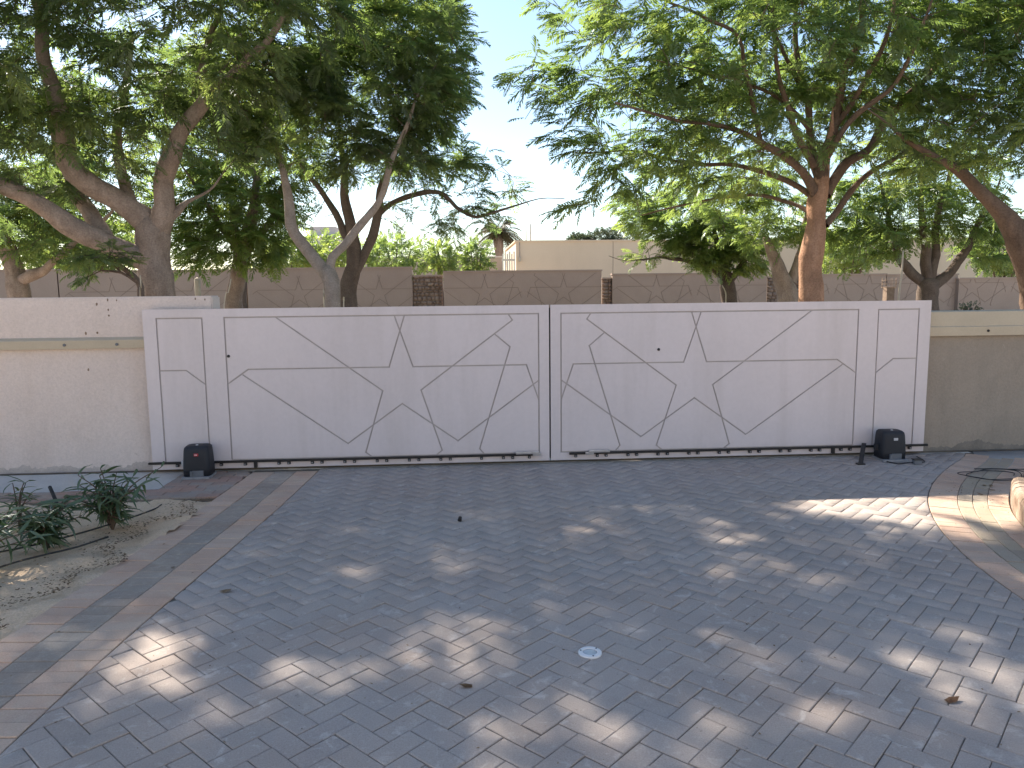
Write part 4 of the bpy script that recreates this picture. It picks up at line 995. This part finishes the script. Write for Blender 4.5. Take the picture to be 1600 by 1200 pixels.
# T6
tree('shade_tree', 'short grey trunk half hidden behind the reddish trunk',
     [[(1233, 470, 17, .22), (1230, 448, 17, .21), (1222, 428, 17, .18), (1210, 405, 17, .13), (1195, 370, 17, .08)],
      [(1236, 440, 17, .12), (1248, 410, 17, .1), (1256, 370, 17, .07)]],
     [(1200, 340, 17, 1.3, 1.0, .7, 1), (1290, 330, 17.2, 1.0, 1.0, .7, .7), (1150, 280, 17, 1.2, 1.0, .7, .8)], 220, 4.5, .42, M['bark_grey'], M['leaf_l'], 8, G1, seed=71)
# T7 small bushy tree near the far wall
tree('shade_tree', 'small bushy tree with bright foliage hanging over the opposite wall',
     [[(1138, 470, 20, .2), (1136, 445, 20, .19), (1134, 430, 20, .17), (1128, 410, 20, .12), (1120, 370, 20, .07)],
      [(1136, 438, 20, .1), (1112, 420, 19.9, .085), (1080, 408, 19.8, .06), (1040, 402, 19.6, .04), (1000, 405, 19.5, .02)],
      [(1140, 440, 20, .1), (1156, 418, 20, .08), (1175, 380, 20, .05)]],
     [(1120, 370, 19.8, 1.2, 1.1, .75, 1.2), (1060, 340, 19.8, 1.2, 1.0, .8, .9), (1160, 400, 19.6, .8, .8, .45, 1.2), (1010, 395, 19.5, .6, .5, .25, .7), (1000, 330, 20, .8, .8, .5, .6), (1105, 405, 19.5, .6, .5, .35, 1.2)],
     460, 4.6, .42, M['bark_dark'], M['leaf_l'], 8, G1, seed=81)
# T8 forked tree right
tree('shade_tree', 'fork-trunked tree standing behind the right end of the gate',
     [[(1446, 476, 17, .26), (1449, 455, 17, .25), (1450, 438, 17, .22)],
      [(1440, 440, 17, .12), (1420, 424, 17, .11), (1406, 400, 17, .09), (1398, 365, 17, .06), (1380, 300, 17, .035)],
      [(1450, 440, 17, .13), (1446, 405, 17, .11), (1444, 360, 17, .085), (1440, 290, 17, .05)],
      [(1454, 438, 17, .11), (1461, 395, 17, .095), (1464, 350, 17, .075), (1480, 290, 17, .045)],
      [(1458, 445, 17, .14), (1480, 428, 17, .12), (1502, 402, 17, .10), (1518, 375, 17, .08), (1540, 330, 17, .05)]],
     [(1360, 370, 16.8, .95, .9, .45, 1.0), (1420, 330, 17, 1.2, 1.0, .7, .9), (1520, 350, 17, 1.0, .9, .6, .9), (1340, 310, 17.2, .9, .9, .6, .7), (1480, 270, 17.2, 1.4, 1.1, .8, .7), (1545, 395, 16.8, .6, .6, .3, .8), (1330, 415, 16.6, .4, .4, .15, .8)],
     400, 4.8, .40, M['bark_dark'], M['leaf_l'], 8, G1, seed=91)
# T9 far right
tree('shade_tree', 'leaning brown trunk cut off by the right edge of the picture',
     [[(1622, 470, 10.2, .21), (1612, 430, 10.2, .20), (1592, 385, 10.2, .17), (1568, 340, 10.2, .12), (1535, 300, 10.2, .09), (1495, 262, 10.2, .06), (1430, 225, 10.2, .035)],
      [(1606, 410, 10.2, .12), (1612, 350, 10.3, .11), (1630, 260, 10.4, .09), (1660, 120, 10.5, .06)]],
     [(1560, 200, 10.2, 1.1, 1.0, .5, .9), (1640, 120, 10.4, 1.6, 1.3, .9, .8), (1480, 240, 10.3, .8, .8, .35, .8), (1590, 290, 10.6, .7, .8, .4, .7), (1700, 20, 10.5, 2, 1.6, 1, .7)],
     330, 4.5, .38, M['bark_brown'], M['leaf'], 11, G1, seed=101)

# bushes lit by the sun beyond the opposite wall, far trees
def bush(name, label, px, py, Y, rx, rz, n, m, leaf=.35, cat='bush', group=None, pairs=5, seed=3):
    r_ = np.random.default_rng(seed); c = at(px, py, Y); zc = c.z
    root = empty(name, (c.x, Y, 0), label, cat, group)
    tb = Tubes()
    for k in range(6):
        a = r_.uniform(0, 6.28); e = (c.x + math.cos(a) * rx * .5, Y + math.sin(a) * rx * .4, zc + rz * .4)
        tb.add(smooth_line([(c.x, Y, -.1, .06), (c.x + (e[0] - c.x) * .3, Y + (e[1] - Y) * .3, zc * .5, .05), (*e, .015)], .3), 6)
    tb.build('stems', M['bark_dark'], root)['kind'] = 'stuff'
    u = r_.normal(0, 1, (n, 3)); u /= np.linalg.norm(u, axis=1)[:, None]; rad = r_.uniform(.2, 1, n) ** .5
    # lumpy outline
    lump = 1 + .25 * np.sin(u[:, 0] * 5 + seed) * np.cos(u[:, 2] * 6 + seed * 2) + .15 * np.sin(u[:, 1] * 9 + seed)
    p = u * (rad * lump)[:, None] * np.array([rx, rx * .8, rz]) + np.array([c.x, Y, zc])
    d = u * .8 + r_.normal(0, .6, (n, 3))
    me = instance_leaves(p, d, r_.uniform(.6, 1.2, n) * leaf, PROTO[pairs], 'crown', np.clip(r_.normal(.5, .22, n), 0, 1), 1.0)
    link('crown', me, m, root)['kind'] = 'stuff'
    return root
G2 = 'sunlit bushes beyond the opposite wall'
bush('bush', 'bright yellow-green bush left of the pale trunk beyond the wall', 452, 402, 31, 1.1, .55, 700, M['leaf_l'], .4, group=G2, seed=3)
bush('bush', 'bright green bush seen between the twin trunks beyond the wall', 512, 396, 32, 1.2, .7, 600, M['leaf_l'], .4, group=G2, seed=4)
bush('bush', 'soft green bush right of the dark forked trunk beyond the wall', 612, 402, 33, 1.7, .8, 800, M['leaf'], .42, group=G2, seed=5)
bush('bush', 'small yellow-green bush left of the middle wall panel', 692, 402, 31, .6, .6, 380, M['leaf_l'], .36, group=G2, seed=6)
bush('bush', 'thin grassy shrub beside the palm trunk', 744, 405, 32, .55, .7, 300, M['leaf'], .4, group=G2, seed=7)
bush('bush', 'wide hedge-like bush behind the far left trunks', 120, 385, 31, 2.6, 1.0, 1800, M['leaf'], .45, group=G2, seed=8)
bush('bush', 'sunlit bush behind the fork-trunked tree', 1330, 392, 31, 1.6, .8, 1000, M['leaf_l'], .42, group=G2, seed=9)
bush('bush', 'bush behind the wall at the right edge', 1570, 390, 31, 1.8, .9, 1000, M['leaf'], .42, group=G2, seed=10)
G3 = 'far trees on the skyline'
for k, (px, py, rx, rz, lb) in enumerate([(940, 373, 1.5, .9, 'far tree crown just above the middle of the house roof'), (975, 370, 1.8, 1.2, 'far rounded tree crown beside the big feathery tree'), (905, 377, 1.1, .6, 'lowest far tree crown peeping over the house roof')]):
    bush('far_tree', lb, px, py, 75, rx, rz, 700, M['leaf_far'], .5, 'tree', G3, seed=20 + k)

# palm beyond the wall
pb = at(779, 372, 48)
pm = empty('palm_tree', (pb.x, 48, 0), 'shaggy palm tree left of the sand-coloured house', 'palm tree')
tb = Tubes(); tb.add(smooth_line([(pb.x, 48, -.1, .30), (pb.x + .05, 48, 2.5, .26), (pb.x, 48, pb.z - .2, .3), (pb.x, 48, pb.z + .5, .32)], .15), 12, .1); tb.build('trunk', M['bark_grey'], pm)
v, f, tn = [], [], []; k = 0; r_ = np.random.default_rng(5); pc = np.array([pb.x, 48, pb.z + .35])
for q in range(120):
    az = r_.uniform(0, 6.28); el = r_.uniform(-.9, 1.2); L = r_.uniform(1.5, 2.2); h = np.array([math.cos(az), math.sin(az), 0]); tt = r_.uniform(0, 1); sidev = np.array([-h[1], h[0], 0])
    for i in range(14):
        t = .15 + .85 * i / 14; c = pc + h * L * t * math.cos(el) * (1 - .15 * t) + np.array([0, 0, L * t * math.sin(el) - .9 * t * t * L * .6])
        for s in (-1, 1):
            e = c + sidev * s * .34 * (1.1 - t * .6) + h * .22 + np.array([0, 0, -.2]); w = h * .03
            v += [c - w, c + w, e]; f += [k, k + 1, k + 2]; tn += [tt] * 3; k += 3
link('crown', quick_mesh('crown', v, f, [3] * (k // 3), tn), M['palm'], pm)['kind'] = 'stuff'

# stakes and posts among the trees
G4 = 'thin pale stakes among the trunks'
for (ptop, pbot, Y, r, lb) in [((505, 452), (506, 472), 11.8, .010, 'thin pale stake in front of the pale trunk'), ((537, 466), (537, 476), 11.8, .010, 'short thin stake in front of the dark forked trunk'),
                               ((361, 436), (350, 478), 10.5, .009, 'thin crooked stake in front of the low dense tree'), ((1411, 392), (1404, 468), 10.5, .016, 'tall pale cane above the right end of the gate'),
                               ((219, 430), (219, 470), 10.2, .010, 'thin cane tied to the leaning sapling')]:
    a, b = at(*ptop, Y), at(*pbot, Y); g_ = b + (b - a) * ((b.z + .1) / max(a.z - b.z, .05)); g_.x = b.x + (g_.x - b.x) * .2
    tag(tube_obj('garden_stake', [(g_.x, Y, -.1, r), (b.x, Y, b.z, r), ((a.x + b.x) / 2 + .01, Y, (a.z + b.z) / 2, r), (a.x, Y, a.z, r * .8)], M['cane'], sides=6, step=.1), lb, 'stake', G4)
a = at(308, 436, 13); tag(tube_obj('garden_stake', [(a.x, 13, -.1, .05), (a.x, 13, .8, .05), (a.x, 13, a.z, .05)], M['cane'], sides=8, step=.3), 'pale round post right of the thick grey trunk', 'post')
a, b = at(1130, 446, 19), at(1134, 474, 19)
tag(tube_obj('garden_stake', [(b.x, 19, -.1, .015), (b.x, 19, b.z, .015), (b.x - .01, 19, (a.z + b.z) / 2 + .05, .015), (a.x - .03, 19, a.z, .012)], M['cane'], sides=6, step=.1), 'thin bent cane beside the small bushy tree', 'stake')
a = at(1389, 448, 22); po = empty('wooden_post', (a.x, 22, 0), 'brown post with wire basket right of the forked trunk', 'post')
box('post', a.x - .12, a.x + .12, 21.88, 22.12, -.1, a.z, M['wood'], po, .02); tb = Tubes()
for k in range(3): tb.add(np.array([(a.x + math.cos(t) * .2, 22 + math.sin(t) * .2, a.z - .02 + .1 * k, .008) for t in np.linspace(0, 6.28, 20)]), 5)
for t in np.linspace(0, 6.28, 8, endpoint=False): tb.add(np.array([(a.x + math.cos(t) * .2, 22 + math.sin(t) * .2, a.z - .05 + .1 * k, .008) for k in range(4)]), 5)
tb.build('wire_basket', M['wood'], po)
bush('low_shrub', 'dark low shrub peeping over the right wall', 1515, 486, 9.5, .13, .09, 120, M['leaf_far'], .07, 'shrub', seed=44)

# ================================================================== PLANTING BED
def lance_leaf_mesh(seed):
    r_ = np.random.default_rng(seed); v = []; f = []; n = 5
    for i in range(n + 1):
        t = i / n; w = .074 * math.sin(math.pi * min(1, t * .92 + .08)) ** .8; z = -.35 * t * t * r_.uniform(.8, 1.2)
        v += [(t, -w, z + w * .35), (t, 0, z), (t, w, z + w * .35)]
    for i in range(n):
        b = 3 * i
        for s in (0, 1): f.append((b + s, b + s + 1, b + s + 4, b + s + 3))
    me = bpy.data.meshes.new('leaf'); me.from_pydata(v, [], f); me.shade_smooth(); set_tint(me, r_.uniform(0, 1)); me.materials.append(M['leaf_bed']); return me
LM = [lance_leaf_mesh(s) for s in range(10)]
def shrub(label, x, y, h, spread, stems, leaves, seed, lean=(0, 0)):
    r_ = np.random.default_rng(seed); root = empty('shrub', (x, y, 0), label, 'shrub', 'lance-leaved shrubs in the planting bed')
    left = leaves
    for s in range(stems):
        a = r_.uniform(0, 6.28); rr = spread * r_.uniform(.3, 1); hh = h * r_.uniform(.55, 1.1)
        e = np.array([math.cos(a) * rr + lean[0], math.sin(a) * rr + lean[1], hh]); mid = e * np.array([.35, .35, .65])
        ln = smooth_line([(0, 0, -.03, .006), (*mid, .005), (*e, .003)], .03)
        t_ = Tubes(); t_.add(ln, 5); o = t_.build('stem', M['twig'], None); o.parent = root
        m_ = leaves // stems
        for q in range(m_):
            k = int(len(ln) * (.25 + .75 * (q + .5) / m_)); k = min(k, len(ln) - 1); p = ln[k, :3]
            az = q * 2.4 + r_.normal(0, .4); d = Vector((math.cos(az), math.sin(az), r_.normal(.25, .45))).normalized()
            rot = d.to_track_quat('X', 'Z').to_matrix().to_4x4() @ Matrix.Rotation(r_.normal(0, .4), 4, 'X')
            sc = r_.uniform(.10, .18)
            o = bpy.data.objects.new('leaf', LM[r_.integers(0, len(LM))]); C.objects.link(o); o.parent = root
            o.matrix_local = Matrix.Translation(p) @ rot @ Matrix.Scale(sc, 4)
shrub('tallest lance-leaved shrub at the back corner of the planting bed', -2.53, 5.45, .36, .34, 24, 290, 1, (.02, 0))
shrub('middle lance-leaved shrub in the planting bed', -2.78, 5.05, .27, .27, 20, 280, 2)
shrub('lance-leaved shrub cut by the left picture edge', -3.0, 4.55, .28, .34, 20, 280, 3, (.04, 0))
shrub('small sparse shrub behind the middle shrub', -3.2, 5.5, .30, .12, 4, 34, 4)
shrub('sparse upright shrub at the far left of the bed', -3.45, 5.15, .34, .15, 5, 60, 5)
tag(tube_obj('drip_hose', [(-6.0, 3.4, .01, .0065), (-4.0, 4.35, .015, .0065), (-3.05, 4.85, .02, .0065), (-2.75, 5.15, .012, .0065), (-2.5, 5.5, .018, .0065), (-2.4, 5.85, .0, .0065), (-2.42, 6.05, -.02, .0065)], M['hose'], sides=6), 'black drip hose winding through the shrubs', 'hose')
tag(tube_obj('drip_hose', [(-5.0, 3.2, .01, .0065), (-3.2, 4.2, .012, .0065), (-2.75, 4.72, .02, .0065), (-2.55, 4.95, .014, .0065), (-2.45, 5.2, .0, .0065)], M['hose'], sides=6), 'short pale-worn drip hose at the front of the shrubs', 'hose')
tag(tube_obj('pipe_stub', [(-3.12, 5.90, -.03, .014), (-3.16, 5.93, .06, .014), (-3.22, 5.97, .17, .014)], M['hose'], sides=8), 'black plastic pipe stub leaning out of the bed', 'pipe')

# dry leaves and crumbs
def litter(name, label, pts, size, m):
    n = len(pts); V_ = np.array([[-.5, -.2, 0], [0, -.28, .05], [.5, 0, .12], [0, .28, .05], [-.5, .2, .02]]); a = rng.uniform(0, 6.28, n); s = size * rng.uniform(.5, 1.6, n)
    tz = rng.normal(0, .35, n)
    x = V_[None, :, 0] * np.cos(a)[:, None] - V_[None, :, 1] * np.sin(a)[:, None]; y = V_[None, :, 0] * np.sin(a)[:, None] + V_[None, :, 1] * np.cos(a)[:, None]; z = V_[None, :, 2] + V_[None, :, 0] * tz[:, None] * .4
    w = np.stack([x, y, z], -1) * s[:, None, None]; w[:, :, 2] = np.maximum(w[:, :, 2], -.001) ; w += np.asarray(pts)[:, None, :]
    me = quick_mesh(name, w.reshape(-1, 3), np.arange(5 * n), np.full(n, 5), np.repeat(rng.uniform(0, 1, n), 5))
    o = link(name, me, m); tag(o, label, 'dry leaves', kind='stuff'); return o
P_ = []
for k in range(1500):
    y = rng.uniform(3.0, 6.1); x = xl(y) - .62 - abs(rng.normal(0, .10)) - .07 * (1 + math.sin(y * 5.1) + math.sin(y * 13)); P_.append((x, y, .008 + rng.uniform(0, .012)))
for k in range(500): P_.append((rng.uniform(-4.5, -2.3), rng.uniform(3.5, 6.1), .02 + rng.uniform(0, .012)))
P_ = [p for p in P_ if p[0] < xl(p[1]) - .5]
litter('leaf_litter', 'brown dry leaflets strewn over the planting bed', P_, .015, M['dryleaf'])
P_ = []
for k in range(420): y = rng.uniform(2.4, 7.0); P_.append((rng.uniform(xl(y) - .4, xr(y) + .6), y, .002))
for k in range(260): P_.append((xr(5.4) + rng.normal(.65, .25), 5.4 + rng.normal(0, .45), .002))
litter('leaf_litter', 'tiny dry leaflets scattered on the driveway', P_, .009, M['dryleaf'])
P_ = [(4.26, 5.86, .004), (4.30, 5.84, .006), (4.22, 5.72, .004), (4.05, 5.62, .004), (-1.35, 4.15, .004), (-1.78, 4.55, .004), (-2.0, 5.0, .004), (1.93, 2.75, .004), (-.02, 3.02, .004)]
litter('leaf_litter', 'few larger curled dry leaves on the paving', P_, .045, M['dryleaf'])
